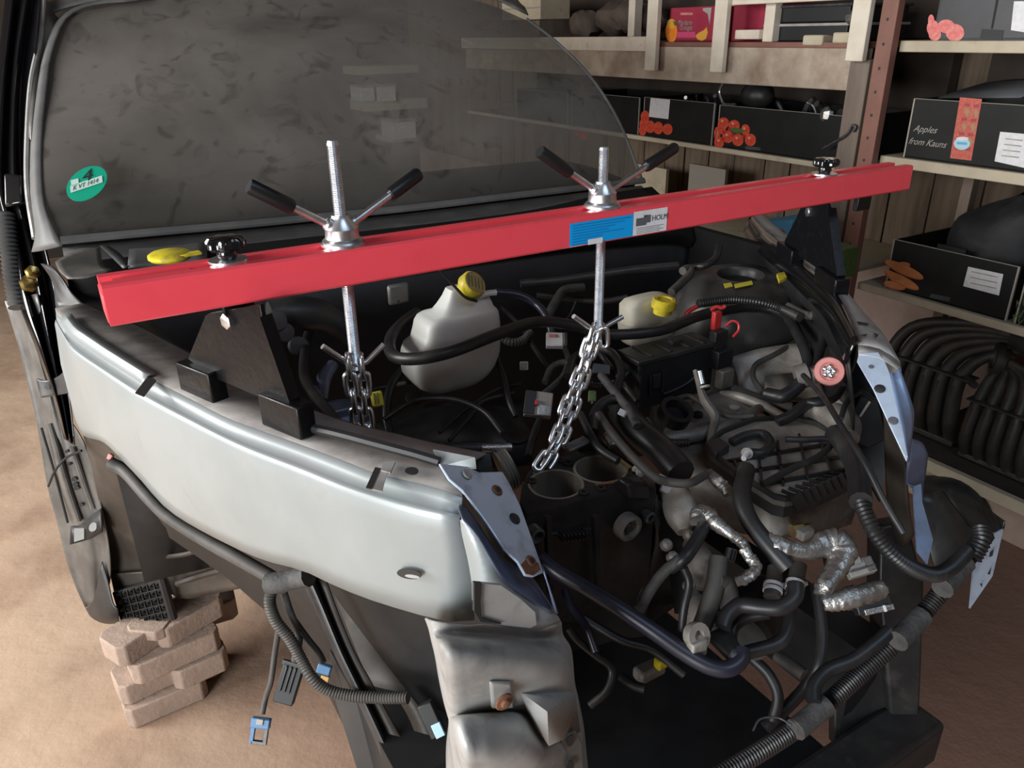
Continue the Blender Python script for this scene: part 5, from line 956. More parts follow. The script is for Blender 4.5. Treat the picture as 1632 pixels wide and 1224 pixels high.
connector('green_relay', 'olive green block behind the long chain', 944, 632, 1.5, .016, .022, .012, 'yellow_mark', .05, .2, [('pin', 0, .012, .004, .006, .002, 'ink')]).children[0].data.materials[0] = M['leaf']
connector('green_clip', 'lime green plug behind the near chain', 601, 636, 1.35, .020, .026, .010, 'yellow_mark', -.2, .2, [('slot', -.003, 0, .002, .020, .005, 'leaf'), ('slot', .003, 0, .002, .020, .005, 'leaf')])
# aluminium clamp and pink cap
cl = empty('hose_clamp', Z(1285, 602, .98), 'grey cast hose clamp with a slot, left of the pink cap', 'clamp')
build(MB().lathe([(.008, -.012), (.024, -.012), (.024, .012), (.008, .012)], Z(1278, 600, .985), (T*.7-L*.5+UP*.3), 16), 'band', 'alu', cl)
build(MB().obox(Z(1298, 597, .99), T*.014, L*.010, UP*.016), 'ear', 'alu', cl, bevel=.004)
pc = empty('pink_cap', Z(1322, 592, 1.03), 'round faded pink cap with a silver centre on the far side', 'cap')
ax = (CAM-Z(1322, 592, 1.04)).normalized()
build(MB().lathe([(.001, -.006), (.0255, -.006), (.0265, 0), (.0245, .004), (.0165, .004), (.0155, 0), (.001, 0)], Z(1322, 592, 1.04), ax, 28), 'ring', 'pink', pc)
mb = MB(); cc = Z(1322, 592, 1.04)+ax*.001; xx = ax.orthogonal().normalized(); yy = ax.cross(xx)
for k in range(5): a = k*2*math.pi/5; mb.ball(cc+(xx*math.cos(a)+yy*math.sin(a))*.0085, .0055)
mb.ball(cc, .0055); build(mb, 'silver_core', 'chain', pc, 'crumpled silver centre')
# wing inner panels on the far side
ip = empty('inner_wing_plate', Z(1230, 620, .86), 'grey pressed inner plate at the foot of the far strut tower', 'panel')
build(MB().loft([PZ([(1165, 570, .93), (1215, 555, .95), (1290, 545, .97)]), PZ([(1175, 600, .905), (1225, 592, .91), (1300, 590, .93)]), PZ([(1180, 640, .86), (1235, 640, .87), (1320, 640, .88)])], 4, 4), 'plate', 'alu_lt', ip, solid=.004)
build(MB().loft([PZ([(1218, 602, .912), (1265, 596, .918)]), PZ([(1220, 632, .89), (1262, 632, .895)])], 1, 1), 'raised_pad', 'alu_lt', ip, solid=.01)
fz = empty('front_casting', Z(1300, 690, .9), 'dusty round casting beside the relay bracket', 'casting')
build(MB().tube(PZ([(1290, 650, .93), (1320, 660, .93), (1345, 676, .93), (1352, 700, .92)]), [.022, .03, .03, .02], 14, 5), 'bracket_body', 'alu', fz)
build(MB().lathe([(.001, 0), (.024, 0), (.024, .02), (.018, .026), (.001, .026)], Z(1340, 652, .94), UP-L*.4, 18), 'cap', 'alu', fz)
# shadowy castings left of the block
vc = empty('axle_casting', Z(640, 700, .7), 'black round valve cover in the shadowed left of the bay', 'casting')
build(MB().loft([PZ([(600, 680, .84), (680, 648, .86), (760, 640, .88), (830, 640, .88)]), PZ([(620, 720, .84), (690, 690, .87), (770, 690, .89), (840, 690, .88)]), PZ([(690, 745, .80), (730, 742, .82), (800, 745, .83), (850, 740, .83)])], 4, 4), 'cover', 'plastic', vc, solid=.01)
for x, y, r in ((660, 635, .020), (792, 660, .022), (820, 690, .03), (760, 690, .012)): build(MB().lathe([(.001, 0), (r, 0), (r, .004), (r*.85, .006), (.001, .005)], Z(x, y, .885), UP-L*.4, 22), 'round_boss', 'plastic', vc)
rp = hose('drive_rod', 'dark drive rod with a bright threaded end left of the engine deck', 'rod', [(700, 714, .90), (760, 714, .90), (814, 713, .90)], .010, 'steel_dark')
hose('rod_end', 'bright threaded rod end left of the engine deck', 'rod', [(768, 714, .903), (816, 713, .903)], .0085, 'zinc', True, pitch=.003)
pu = empty('grooved_pulley', Z(825, 735, .86), 'grey grooved pulley edge left of the bores', 'pulley')
build(MB().lathe([(.01, 0), (.040, 0), (.042, .003), (.038, .006), (.042, .009), (.038, .012), (.042, .015), (.038, .018), (.040, .022), (.01, .022)], Z(800, 752, .862), T*.93+UP*.3-L*.15, 28), 'wheel', 'alu_lt', pu)
lb_ = empty('blue_grey_damper', Z(540, 660, .9), 'blue grey metal housing behind the near chain', 'housing')
build(MB().lathe([(.001, 0), (.050, 0), (.052, .01), (.050, .04), (.040, .05), (.001, .05)], Z(545, 690, .94), UP, 24), 'drum', 'blue_dark', lb_)
build(MB().tube(PZ([(512, 640, 1.0), (516, 605, 1.02), (530, 582, 1.03)]), [.012, .014, .012], 10, 5), 'spout', 'blue_dark', lb_)
build(MB().obox(Z(540, 655, .99), T*.025, L*.02, UP*.012), 'lug', 'blue_dark', lb_, bevel=.004)
for lb, (x, y), s in (('grey dog eared bracket behind the left threaded rod, under the bar', (635, 468), (.024, .006, .022)),):
    e = empty('tin_bracket', LL(x, y+18, .5), lb, 'bracket'); build(MB().obox(LL(x, y, .5), T*s[0], L*s[1], UP*s[2]), 'plate', 'pillar_grey', e, bevel=.008)
    build(MB().lathe([(.001, 0), (.003, 0), (.001, .001)], LL(x, y+12, .494), -L, 8), 'hole', 'blackink', e)
hm = empty('wiper_motor', LL(450, 520, .55), 'black wiper linkage casting behind the near foot', 'motor')
build(MB().tube([LL(x, y, .50) for x, y in [(430, 505), (470, 500), (520, 505), (560, 540)]], [.03, .035, .03, .02], 12, 5), 'linkage', 'plastic', hm)
for x, y in ((452, 530), (475, 552), (440, 512)): build(MB().lathe([(.001, 0), (.020, 0), (.018, .012), (.001, .013)], LL(x, y, .46), -L+UP*.4, 16), 'pivot', 'plastic', hm)
hose('cowl_loom', 'black loom lying along the firewall on the right of the bottle', 'harness', [(830, 452, 1.06), (880, 448, 1.06), (940, 440, 1.07), (1010, 430, 1.08), (1080, 424, 1.08)], .010)
hose('cowl_loom', 'second black loom below the firewall loom', 'harness', [(855, 470, 1.0), (905, 476, .99), (960, 480, .99), (1000, 474, 1.0)], .008)
hose('thin_wire', 'thin curved wire behind the right threaded rod', 'wire', [(892, 520, .99), (908, 502, 1.0), (918, 480, 1.02)], .0018, 'steel_dark')
hose('loose_cable', 'black cable twisting from the fuse box towards the block', 'cable', [(1016, 640, .94), (1000, 620, .95), (985, 600, .97), (965, 575, .98), (950, 556, 1.0)], .006)
hose('strap_cable', 'flat black twin cables under the chain', 'cable', [(925, 660, .98), (940, 690, .975), (955, 715, .97), (985, 735, .965)], .007)
build(MB().bar(Z(902, 716, .965), Z(936, 700, .97), .022, .006), 'grey_cover', 'pillar_grey', None, 'flat grey cover strip at the back of the engine deck', 'cover', bevel=.002)
# ---- front harness on the right
hose('front_harness', 'thick corrugated front harness crossing the lower right corner', 'harness', [(1572, 850, .84), (1545, 885, .82), (1510, 930, .79), (1465, 985, .75), (1420, 1030, .72), (1370, 1075, .69), (1320, 1120, .67), (1270, 1160, .65), (1200, 1205, .64), (1140, 1240, .63)], .0145, 'rubber', True, pitch=.005)
for a, b, lb in (((1502, 938), (1538, 896), 'upper'), ((1430, 1022), (1470, 980), 'middle'), ((1268, 1163), (1318, 1122), 'lower')):
    z_ = {'upper': .807, 'middle': .745, 'lower': .665}[lb]
    o = build(MB().tube(PZ([(a[0], a[1], z_), ((a[0]+b[0])/2, (a[1]+b[1])/2, z_+.003), (b[0], b[1], z_+.012)]), .0165, 12, 4), 'tape_wrap', 'tape', None, 'grey tape wrap on the thick front harness, '+lb+' of three', 'tape')
hose('front_branch', 'dark harness branch forking left from the lower tape wrap', 'harness', [(1296, 1118, .69), (1298, 1092, .70), (1320, 1068, .71), (1360, 1052, .72), (1400, 1022, .74), (1418, 1005, .75)], .011, 'rubber')
hose('thin_wire', 'thin wire with a red end near the lower tape wrap', 'wire', [(1262, 1156, .68), (1240, 1144, .68), (1212, 1146, .68), (1200, 1165, .67)], .0018, 'steel_dark')
connector('red_end', 'tiny red wire end at the lower tape wrap', 1260, 1157, 1.22, .006, .006, .005, 'red_plastic', 0, 0)
hose('bumper_harness', 'black harness bundle over the bumper mount end', 'harness', [(1564, 842, .86), (1564, 862, .85), (1550, 888, .83)], .015, 'rubber', True)
# ---- near side hanging harness
hose('arch_harness', 'dusty grey harness running along the lower edge of the near rail', 'harness', [(176, 738, .95), (200, 752, .94), (236, 792, .93), (270, 824, .91), (330, 862, .89), (380, 890, .88), (412, 908, .87), (440, 924, .86)], .0105, 'rubber_grey')
connector('red_plug', 'small faded red plug under the rear of the near rail', 176, 728, 1.5, .010, .012, .008, 'pink', .4, 0)
connector('harness_boot', 'dusty grey harness boot under the rear of the near rail', 190, 746, 1.48, .030, .020, .016, 'rubber_grey', .5, 0)
hose('harness_knot', 'blue grey taped knot of the hanging harness', 'harness', [(428, 930, .86), (445, 928, .865), (470, 922, .87), (492, 918, .88)], .016, 'tape')
hose('hanging_sleeve', 'corrugated sleeve swinging from the knot to the liner panel', 'cable', [(434, 938, .85), (430, 960, .83), (440, 990, .80), (462, 1018, .77), (480, 1050, .74), (496, 1078, .72), (520, 1098, .70), (555, 1108, .69), (600, 1112, .69), (650, 1112, .70)], .0095, 'rubber_grey', True, pitch=.0045)
hose('hanging_wire', 'dark wire pair behind the corrugated sleeve', 'wire', [(452, 944, .83), (462, 975, .80), (476, 1010, .76), (474, 1035, .74), (470, 1052, .72)], .006, 'tape')
hose('hanging_wire', 'grey wire dropping to the lowest blue connector', 'wire', [(446, 990, .78), (438, 1040, .72), (432, 1085, .68), (424, 1110, .65), (418, 1138, .63)], .0045, 'rubber_grey')
hose('hanging_wire', 'short black wire to the blue and amber plug', 'wire', [(470, 990, .78), (492, 1020, .75), (508, 1040, .73), (516, 1056, .72)], .005, 'rubber')
connector('hanging_plug', 'glossy black hanging plug with ribs', 461, 1088, 1.37, .036, .070, .02, 'plastic_dk', .28, .1, [('rib', -.010, -.008, .003, .044, .010, 'plastic'), ('rib', -.002, -.008, .003, .044, .010, 'plastic'), ('rib', .006, -.008, .003, .044, .010, 'plastic'), ('collar', 0, -.034, .042, .008, .006, 'plastic')])
e = connector('hanging_plug', 'blue two prong connector hanging lowest on the left', 416, 1152, 1.40, .034, .018, .014, 'blue_conn', .12, .1, [('prong', -.012, .022, .007, .030, .0, 'blue_conn'), ('prong', .012, .022, .007, .030, .0, 'steel_dark'), ('prong', .0, .034, .026, .006, .0, 'steel_dark'), ('latch', 0, -.004, .012, .010, .006, 'lightgrey')])
connector('hanging_plug', 'blue and amber plug beside the arch edge', 517, 1066, 1.34, .024, .016, .014, 'blue_conn', .3, .1, [('amber_end', .006, .018, .014, .016, .0, 'amber'), ('band', 0, .008, .024, .004, .002, 'plastic_dk')])
connector('hanging_plug', 'black plug with a pale blue end near the lamp panel', 688, 1146, 1.12, .022, .05, .016, 'plastic_dk', -.45, .1, [('blue_end', .004, .016, .014, .020, .006, 'sky_print')])
# ---- pavers under the sill
bricks = [(186, 1036, .27, 'upper left paver under the waffle pad, tilted'), (255, 1004, .29, 'topmost paver, directly under the waffle pad')]
def paver(c, rot, lab, ln=.20, wd=.10, h=.062, tilt=0):
    n = 6; u = Vector((math.cos(rot), math.sin(rot), 0)); v = Vector((-math.sin(rot), math.cos(rot), 0)); k = .016
    pl_ = [u*a+v*b for a, b in ((-ln/2, -wd/2+k), (-ln/2+k, -wd/2), (ln/2-k, -wd/2), (ln/2, -wd/2+k), (ln/2, wd/2-k), (ln/2-k, wd/2), (-ln/2+k, wd/2), (-ln/2, wd/2-k))]
    o = build(MB().prism([c+p for p in pl_], UP*h), 'paving_brick', 'brick', None, lab, 'brick', 'pavers stacked under the sill', bevel=.004)
    o.rotation_euler = (tilt, 0, 0); return o
def at(x, y, z): return Z(x+14, y, z)
aT = math.atan2(T.y, T.x)
paver(at(255, 1130, .0)+L*.03, aT+.05, 'lowest front paver of the stack, half sunk in dust')
paver(at(300, 1118, .0)+L*.14, aT-.5, 'lowest right paver of the stack, behind the front one')
paver(at(228, 1108, .062)+L*.05, aT+.15, 'second layer left paver with a rounded end', ln=.15)
paver(at(310, 1086, .062)+L*.05, aT+.1, 'second layer right paver beside the dark gap', ln=.14)
paver(at(270, 1062, .124)+L*.04, aT+.12, 'third layer long paver with chamfered ends', ln=.22)
paver(at(320, 1030, .124)+L*.13, aT-.1, 'third layer back paver under the sill', ln=.2)
paver(at(214, 1036, .186)+L*.03, aT+.45, 'upper left paver overhanging the stack', ln=.16)
paver(at(292, 1016, .186)+L*.06, aT+.35, 'upper right paver under the waffle pad', ln=.18)
paver(at(240, 1010, .222)+L*.04, aT+.9, 'topmost small paver against the waffle pad', ln=.12, h=.03)
# ================================================================ shelving on the right wall
S0 = 2.53                                  # plane of the shelf fronts
sh = empty('storage_shelf', C(2.8, 1.9, 0), 'long timber storage shelf with white rails and a worn beam along the right wall', 'shelf')
def sb(name, t0, t1, l0, l1, z0, z1, m, par=sh, lab=None, bevel=.003): return build(MB().box(t0, t1, l0, l1, z0, z1), name, m, par, lab, bevel=bevel)
sb('beam', S0, S0+.06, .94, 3.9, 1.395, 1.535, 'beam_wood', lab='worn limewashed cross beam')
sb('shelf_board', S0, 3.15, .94, 3.9, 1.535, 1.555, 'rust_post')
sb('white_rail', S0-.03, S0, 2.03, 3.9, 1.515, 1.578, 'white_wood')
for l0, l1, z0, z1 in ((1.97, 2.04, 1.435, 2.3), (1.55, 1.62, 1.44, 2.3), (.895, .965, 1.495, 2.3)): sb('white_post', S0-.055, S0-.03, l0, l1, z0, z1, 'white_wood')
sb('white_rail', S0-.03, S0, .94, 1.56, 1.69, 1.76, 'white_wood')
sb('white_post', S0+.15, S0+.2, 2.38, 2.43, 1.555, 2.3, 'white_wood'); sb('white_post', S0+.35, S0+.40, 1.90, 1.95, 1.555, 2.3, 'white_wood')
sb('white_post', S0+.02, S0+.06, 1.37, 1.42, 1.555, 1.70, 'white_wood'); sb('white_rail', S0, S0+.04, 1.42, 1.55, 1.565, 1.60, 'white_wood')
sb('shelf_board', S0, 3.15, .94, 3.9, 1.115, 1.135, 'shelf_wood')
sb('shelf_board', S0+.1, 3.15, .94, 3.9, .70, .72, 'shelf_wood')
sb('grey_post', S0-.01, S0+.07, .895, .975, 0, 1.50, 'grey_wood', lab='grey brown upright post')
sb('rear_shade_panel', 3.10, 3.15, .94, 3.9, 1.56, 2.3, 'dark_wood'); sb('rear_shade_panel', 3.08, 3.14, .94, 3.9, 1.14, 1.53, 'dark_wood')  # dark boards stand in for shade and dark goods behind the boxes
rsh = empty('side_shelf', C(2.8, .2, 0), 'pale board shelf with a red oxide perforated post at the right', 'shelf')
for z in (1.56, 1.19, .728): sb('shelf_board', S0, 3.12, -1.2, .80, z-.035 if z != .728 else z-.028, z, 'shelf_wood', rsh)
rp_ = sb('perforated_post', S0-.05, S0-.015, .795, .855, 0, 2.4, 'rust_post', rsh, 'red oxide steel post with a row of holes')
for k in range(24):
    z = .5+k*.075; build(MB().lathe([(.001, 0), (.0055, 0), (.001, .0006)], C(S0-.05, .826, z), -T, 8), 'post_hole', 'blackink', rp_)
for k, z in enumerate((1.06, .68)): sb('side_bracket', S0+.3, S0+.34, .62, .66, z-.3, z+.08, 'grey_wood', rsh)
sb('rear_shade_panel', 3.09, 3.13, -1.2, .80, 1.2, 1.52, 'dark_wood', rsh); sb('back_post', 3.05, 3.14, .38, .50, 0, 1.15, 'rust_post', rsh); sb('back_pipe', 3.0, 3.03, .30, .33, .72, 1.16, 'blue_silver', rsh)  # the dark panel again stands in for shade behind the cartons
hk = build(MB().tube([TT(x, y, S0-.02) for x, y in [(1310, 237), (1330, 226), (1346, 217), (1354, 208), (1358, 200), (1364, 202), (1360, 210)]], .005, 6, 4), 'bent_hook', 'steel_dark', None, 'bent dark wire hook on the grey post', 'hook')
# ---- cartons
def carton(name, lab, l0, l1, z0, h, dp, m, t0=S0+.02, group=None, edge=True):
    e = empty(name, C(t0+dp/2, (l0+l1)/2, z0), lab, 'box', group); th = .006
    mb = MB().box(t0, t0+dp, l0, l1, z0, z0+th)
    for a in ((t0, t0+th, l0, l1), (t0+dp-th, t0+dp, l0, l1), (t0, t0+dp, l0, l0+th), (t0, t0+dp, l1-th, l1)): mb.box(*a, z0, z0+h)
    build(mb, 'tray', m, e, smooth=False)
    if edge:
        build(MB().box(t0-.0012, t0+th, l1-.004, l1+.0012, z0, z0+h).box(t0-.0012, t0+th, l0-.0012, l0+.004, z0, z0+h).box(t0-.001, t0+th, l0, l1, z0+h, z0+h+.0015), 'edge', 'carton_edge', e, smooth=False)
    return e
F_ = lambda t0: (lambda x, y: TT(x, y, t0))
def pr(name, pts, m, par, t0=S0+.02, off=.0012): return build(MB().prism([TT(x, y, t0-off) for x, y in pts], T*.0004), name, m, par, smooth=False)
ca1 = carton('vegetable_box', 'black carton printed with tomatoes and a green stalk, full of metal parts', .96, 1.615, 1.136, .170, .38, 'carton', group='black printed cartons')
for x, y, rx, ry in ((1150, 205, 7, 9), (1153, 196, 9, 9), (1170, 200, 9, 9), (1146, 227, 8, 9), (1160, 218, 9, 10), (1176, 223, 9, 10), (1188, 207, 7, 9), (1196, 223, 9, 10), (1143, 214, 5, 12)): pr('tomato_print', el(x, y, rx, ry), 'tomato', ca1, off=.0010+random.random()*.0012)
for x, y in ((1151, 193), (1168, 197), (1158, 215), (1174, 220), (1186, 205), (1194, 220), (1145, 224)): pr('glint_print', el(x, y, 2, 2.4, 8), 'tomato_glint', ca1, off=.0026)
for x, y in ((1154, 211), (1168, 215), (1185, 217), (1152, 222), (1163, 206)): pr('shade_print', el(x, y, 3, 3, 8), 'tomato_dark', ca1, off=.0024)
pr('stalk_print', [(1162, 207), (1170, 203), (1180, 205), (1188, 209), (1180, 213), (1170, 212)], 'leaf', ca1, off=.003)
pr('tag_print', [(1188, 233), (1212, 235), (1212, 240), (1188, 238)], 'carton_grey', ca1)
ca2 = carton('vegetable_box', 'black carton with faded tomatoes under a white label, left of the brighter tomato carton', 1.645, 2.115, 1.136, .175, .38, 'carton', group='black printed cartons')
for x, y, rx, ry in ((1028, 186, 7, 10), (1026, 198, 7, 10), (1024, 208, 6, 8), (1036, 202, 8, 10), (1049, 204, 8, 10), (1064, 206, 8, 9)): pr('tomato_print', el(x, y, rx, ry), 'tomato', ca2, off=.0010+random.random()*.0012)
pr('paper_label', [(1037, 156), (1068, 159), (1065, 190), (1034, 186)], 'white', ca2, off=.0035)
ca3 = carton('vegetable_box', 'plain black carton behind the windscreen edge, leftmost on the middle shelf', 2.15, 2.72, 1.136, .17, .38, 'carton', group='black printed cartons')
ca4 = carton('vegetable_box', 'black carton seen through the far windscreen corner', 2.76, 3.3, 1.136, .16, .38, 'carton', group='black printed cartons')
for x, y in ((922, 208), (930, 215)): pr('fruit_print', el(x, y, 7, 9), 'tomato', ca4)
ap = carton('apple_box', 'black carton with white handwriting and a red patterned band', .13, .724, 1.191, .190, .40, 'carton', group='black printed cartons')
fa = S0+.0185
ex = (C(fa, .1, 1.3)-C(fa, .7, 1.3)).normalized()
P0 = TT(1455, 209, fa); text('Apples', P0, ex, UP, .030, 'lightgrey', ap, 'handwriting', shear=.45, squash=1.0)
P1 = TT(1447, 229, fa); text('from Kauns', P1, ex, UP, .030, 'lightgrey', ap, 'handwriting', shear=.45, squash=.95)
rb = pr('red_band', [(1530, 155), (1565, 158), (1548, 256), (1514, 252)], 'red_strip', ap, off=.0015)
for k in range(4):
    for j in range(2):
        cx, cy = 1541-k*4.6+j*14.5, 170+k*23+j*1.5
        if k < 3: pr('diamond_print', [(cx-4, cy+8), (cx, cy+1), (cx+5, cy+8), (cx, cy+18)], 'tan_print', ap, off=.0022)
        for q in range(3): pr('motif_print', [(cx-4+q*3, cy-4), (cx-2+q*3, cy-6), (cx-1+q*3, cy-1), (cx-3+q*3, cy)], 'carton_red', ap, off=.0022)
pr('band_badge', el(1533, 229, 13, 10), 'sky_print', ap, off=.0026); pr('badge_text', [(1525, 226), (1541, 227), (1541, 231), (1525, 230)], 'bluepic', ap, off=.003)
pr('badge_arc', el(1534, 221, 10, 3), 'white', ap, off=.003)
pr('paper_label', [(1594, 210), (1650, 215), (1643, 270), (1585, 257)], 'white', ap)
for q in range(4): pr('label_line', [(1602-q*2, 220+q*9), (1630-q*2, 223+q*9), (1630-q*2, 225+q*9), (1602-q*2, 222+q*9)], 'lightgrey', ap, off=.002)
fl_ = build(MB().loft([[C(S0+.05, .66, 1.385), C(S0+.05, .40, 1.40)], [C(S0+.16, .58, 1.43), C(S0+.14, .30, 1.455)], [C(S0+.3, .52, 1.44), C(S0+.3, .16, 1.46)]], 2, 2), 'raised_flap', 'carton_grey', ap, 'raised grey lid flap', solid=.004)
build(MB().loft([[C(S0+.06, .36, 1.385), C(S0+.06, .14, 1.385)], [C(S0+.16, .30, 1.46), C(S0+.16, .0, 1.46)], [C(S0+.3, .2, 1.47), C(S0+.3, -.1, 1.47)]], 3, 3), 'raised_flap', 'bag', ap, solid=.004)
cb = carton('carrot_box', 'black carton printed with carrots and a white label, on the lowest shelf', .262, .700, .729, .178, .40, 'carton', group='black printed cartons')
for i, (cx, cy, rx, ry, rt) in enumerate(((1440, 421, 10, 3.5, .05), (1426, 454, 17, 5.5, .22), (1437, 446, 30, 6.5, .47), (1441, 429, 33, 7, .42), (1422, 437, 13, 4, .5))):
    pr('carrot_shade', el(cx, cy+1.2, rx+1, ry+1.2, 16, rt), 'carrot_dark', cb, off=.001+i*.0007); pr('carrot_print', el(cx, cy, rx, ry, 16, rt), 'carrot', cb, off=.0013+i*.0007)
pr('paper_label', [(1543, 425), (1599, 437), (1592, 471), (1535, 456)], 'white', cb)
for q in range(3): pr('label_line', [(1548-q, 432+q*9), (1590-q, 441+q*9), (1590-q, 442.5+q*9), (1548-q, 433.5+q*9)], 'lightgrey', cb, off=.002)
pr('tag_print', [(1484, 468), (1515, 474), (1513, 481), (1481, 474)], 'carton_grey', cb)
build(MB().box(S0+.022, S0+.03, .44, .54, .905, .925), 'hand_tab', 'carton', cb)
pc_ = carton('plant_box', 'black carton with a green plant picture at the right edge of the lowest shelf', -.30, .235, .729, .2, .40, 'carton', group='black printed cartons')
for k in range(14):
    a = random.uniform(0, 6.28); x, y = 1632+random.uniform(-14, 10), 490+random.uniform(-18, 20)
    pr('leaf_print', [(x, y), (x+14*math.cos(a)-2, y+14*math.sin(a)), (x+16*math.cos(a), y+16*math.sin(a)+2)], 'leaf', pc_, off=.001+random.random()*.002)
gx = carton('apple_crate', 'charcoal carton with pink apples on its left corner, on the top shelf', .10, .700, 1.561, .26, .40, 'carton_grey', group='black printed cartons', edge=False)
for x, y, rx, ry in ((1487, 45, 10, 13), (1490, 55, 10, 10), (1508, 42, 14, 11), (1522, 52, 15, 14), (1484, 33, 5, 10)): pr('apple_print', el(x, y, rx, ry), 'apple_pink', gx, off=.001+random.random()*.0015)
pr('hand_slot', [(1565, 46), (1600, 48), (1597, 64), (1561, 62)], 'blackink', gx); pr('paper_label', [(1616, 2), (1640, 2), (1636, 52), (1611, 48)], 'white', gx)
pr('seam', [(1588, -4), (1592, -4), (1582, 46), (1579, 46)], 'carton', gx)
mo = carton('mandarin_box', 'crimson carton printed with oranges, between the white posts', 1.676, 1.97, 1.557, .135, .30, 'carton_red', edge=False, t0=S0+.02)
om = lambda n, pts, m, off=.0012: pr(n, pts, m, mo, off=off)
om('orange_print', el(1070, 50, 9.5, 18), 'orange'); om('orange_print', el(1070, 38, 7, 8), 'orange_lt', .0018); om('leaf_print', [(1072, 33), (1077, 35), (1081, 40), (1075, 41)], 'leaf', .003)
om('segment_print', [(1108, 57), (1114, 52), (1122, 48), (1126, 43), (1128, 52), (1125, 62), (1119, 65), (1112, 63)], 'orange_lt'); om('magenta_glow', [(1080, 51), (1108, 51), (1108, 60), (1079, 60)], 'magenta')
em = (C(0, 0, 0)-C(0, 1, 0)); 
text('Mandarin', TT(1081, 40, S0+.018), em, UP, .030, 'lightgrey', mo, 'lettering', squash=.78); text('Oranges', TT(1083, 48, S0+.018), em, UP, .030, 'lightgrey', mo, 'lettering', squash=.78)
om('small_print', [(1085, 20), (1104, 20), (1104, 24), (1084, 24)], 'pink'); om('pale_corner', [(1120, 13), (1134, 12), (1131, 40), (1128, 22), (1120, 17)], 'lightgrey')
mo2 = carton('mandarin_box', 'dark crimson carton half hidden right of the brighter crimson one', 1.44, 1.665, 1.557, .14, .30, 'carton_red', edge=False, t0=S0+.10)
pr('orange_print', el(1144, 48, 5, 16), 'orange', mo2, t0=S0+.10)
for z, lb in ((1.557, 'lower black plastic crate of the pair on the upper shelf'), (1.622, 'upper black plastic crate of the pair on the upper shelf')):
    c_ = empty('plastic_crate', C(S0+.25, 1.18, z), lb, 'crate', 'black crates on the upper shelf')
    build(MB().box(S0+.06, S0+.4, 1.06, 1.44, z, z+.055), 'tub', 'crate', c_, bevel=.004)
    build(MB().box(S0+.05, S0+.41, 1.05, 1.45, z+.052, z+.062), 'rim', 'steel_dark' if z > 1.6 else 'lightgrey', c_, bevel=.002)
for i, (x, y, r) in enumerate(((1325, 52, .035), (1345, 50, .04))):
    build(MB().ball(TT(x, y, S0+.12), r, r*1.2, r*.8, 10, 6), 'wrapped_part', 'sack', None, ('left', 'right')[i]+' grey wrapped part beside the black crates', 'part')
mb = MB().ball(TT(1362, 28, S0+.05), .03, .035, .022, 9, 6); mb.v = [v+Vector((random.uniform(-.006, .006),)*3) for v in mb.v]
build(mb, 'foil_ball', 'foil', None, 'crumpled foil lump beside the right white post', 'foil', ang=10)
for i, (x, y) in enumerate(((1303, 64), (1352, 60))): build(MB().obox(TT(x, y, S0+.02), T*.03, L*.045, UP*.018), 'timber_offcut', 'shelf_wood', None, ('left', 'right')[i]+' timber offcut on the upper shelf beside the black crates', 'wood', bevel=.006)
# sacks and dark goods on the upper shelf left
for i, (x, y, r) in enumerate(((935, 40, .10), (985, 30, .11), (1010, 26, .11), (1030, 32, .10))):
    mb = MB().ball(TT(x, y, S0+.3), r, r*1.2, r*.75, 12, 8); mb.v = [v+Vector((random.uniform(-.012, .012), random.uniform(-.012, .012), random.uniform(-.01, .01))) for v in mb.v]
    build(mb, 'sack', 'sack', None, ('leftmost lumpy brown sack on the upper shelf', 'lumpy brown sack second from left on the upper shelf', 'lumpy brown sack third from left on the upper shelf', 'lumpy brown sack next to the first white post')[i], 'sack', 'sacks on the upper shelf')
cbx = empty('cream_box', TT(834, 32, S0+.03), 'cream carton behind the roof corner, leftmost on the upper shelf', 'box')
a, b = TT(800, 32, S0+.03), TT(861, 32, S0+.03); build(MB().obox((a+b)/2+UP*.06+T*.1, L*(a-b).length/2, T*.1, UP*.06), 'carton', 'shelf_wood', cbx, bevel=.003)
build(MB().obox((a+b)/2+UP*.06-T*.001, L*(a-b).length/2*.98, T*.0008, UP*.004), 'tape', 'carton_edge', cbx)
build(MB().obox(TT(875, 12, S0+.2), T*.01, L*.03, UP*.028), 'white_switch', 'white', None, 'small white switch box on the boards behind the sacks', 'switch', bevel=.004)
# scrap in the cartons
k = 0
scr = ['bent bright tube', 'flat steel strip', 'dark rod', 'hooked pipe', 'angled bar', 'grey rod', 'short bright pipe', 'rusty lever']
for (l0, l1, nm, n) in ((.99, 1.58, 'in the bright tomato carton', 8), (1.68, 2.08, 'in the faded tomato carton', 5)):
    for i in range(n):
        l = l0+(l1-l0)*(i+.5)/n; a = C(S0+.10+random.random()*.2, l, 1.27); b = a+Vector((random.uniform(-.08, .08), random.uniform(-.08, .08), random.uniform(.03, .075)))
        build(MB().tube([a-UP*.03, (a+b)/2+UP*.01, b], random.choice((.006, .009, .013)), 8, 4), 'metal_part', ('steel_dark', 'steel_lt', 'steel_dark', 'steel_lt')[i % 4], None, scr[i]+' '+nm, 'part', 'scrap parts in the cartons')
build(MB().tube([TT(x, y, S0+.06) for x, y in [(1153, 132), (1147, 145), (1150, 158), (1155, 166), (1172, 167)]], .007, 8, 5), 'bent_tube', 'steel_lt', None, 'pale bent tube sticking out of the bright tomato carton', 'part')
build(MB().ball(TT(1207, 152, S0+.15), .06, .08, .06, 14, 8), 'black_dome', 'plastic', None, 'black domed part lying in the bright tomato carton', 'part')
mb = MB().ball(TT(1318, 182, S0+.03), .02, .03, .025, 8, 6); mb.v = [v+Vector((random.uniform(-.005, .005),)*3) for v in mb.v]
build(mb, 'foil_ball', 'foil', None, 'foil scrap hanging beside the grey post', 'foil', ang=10)
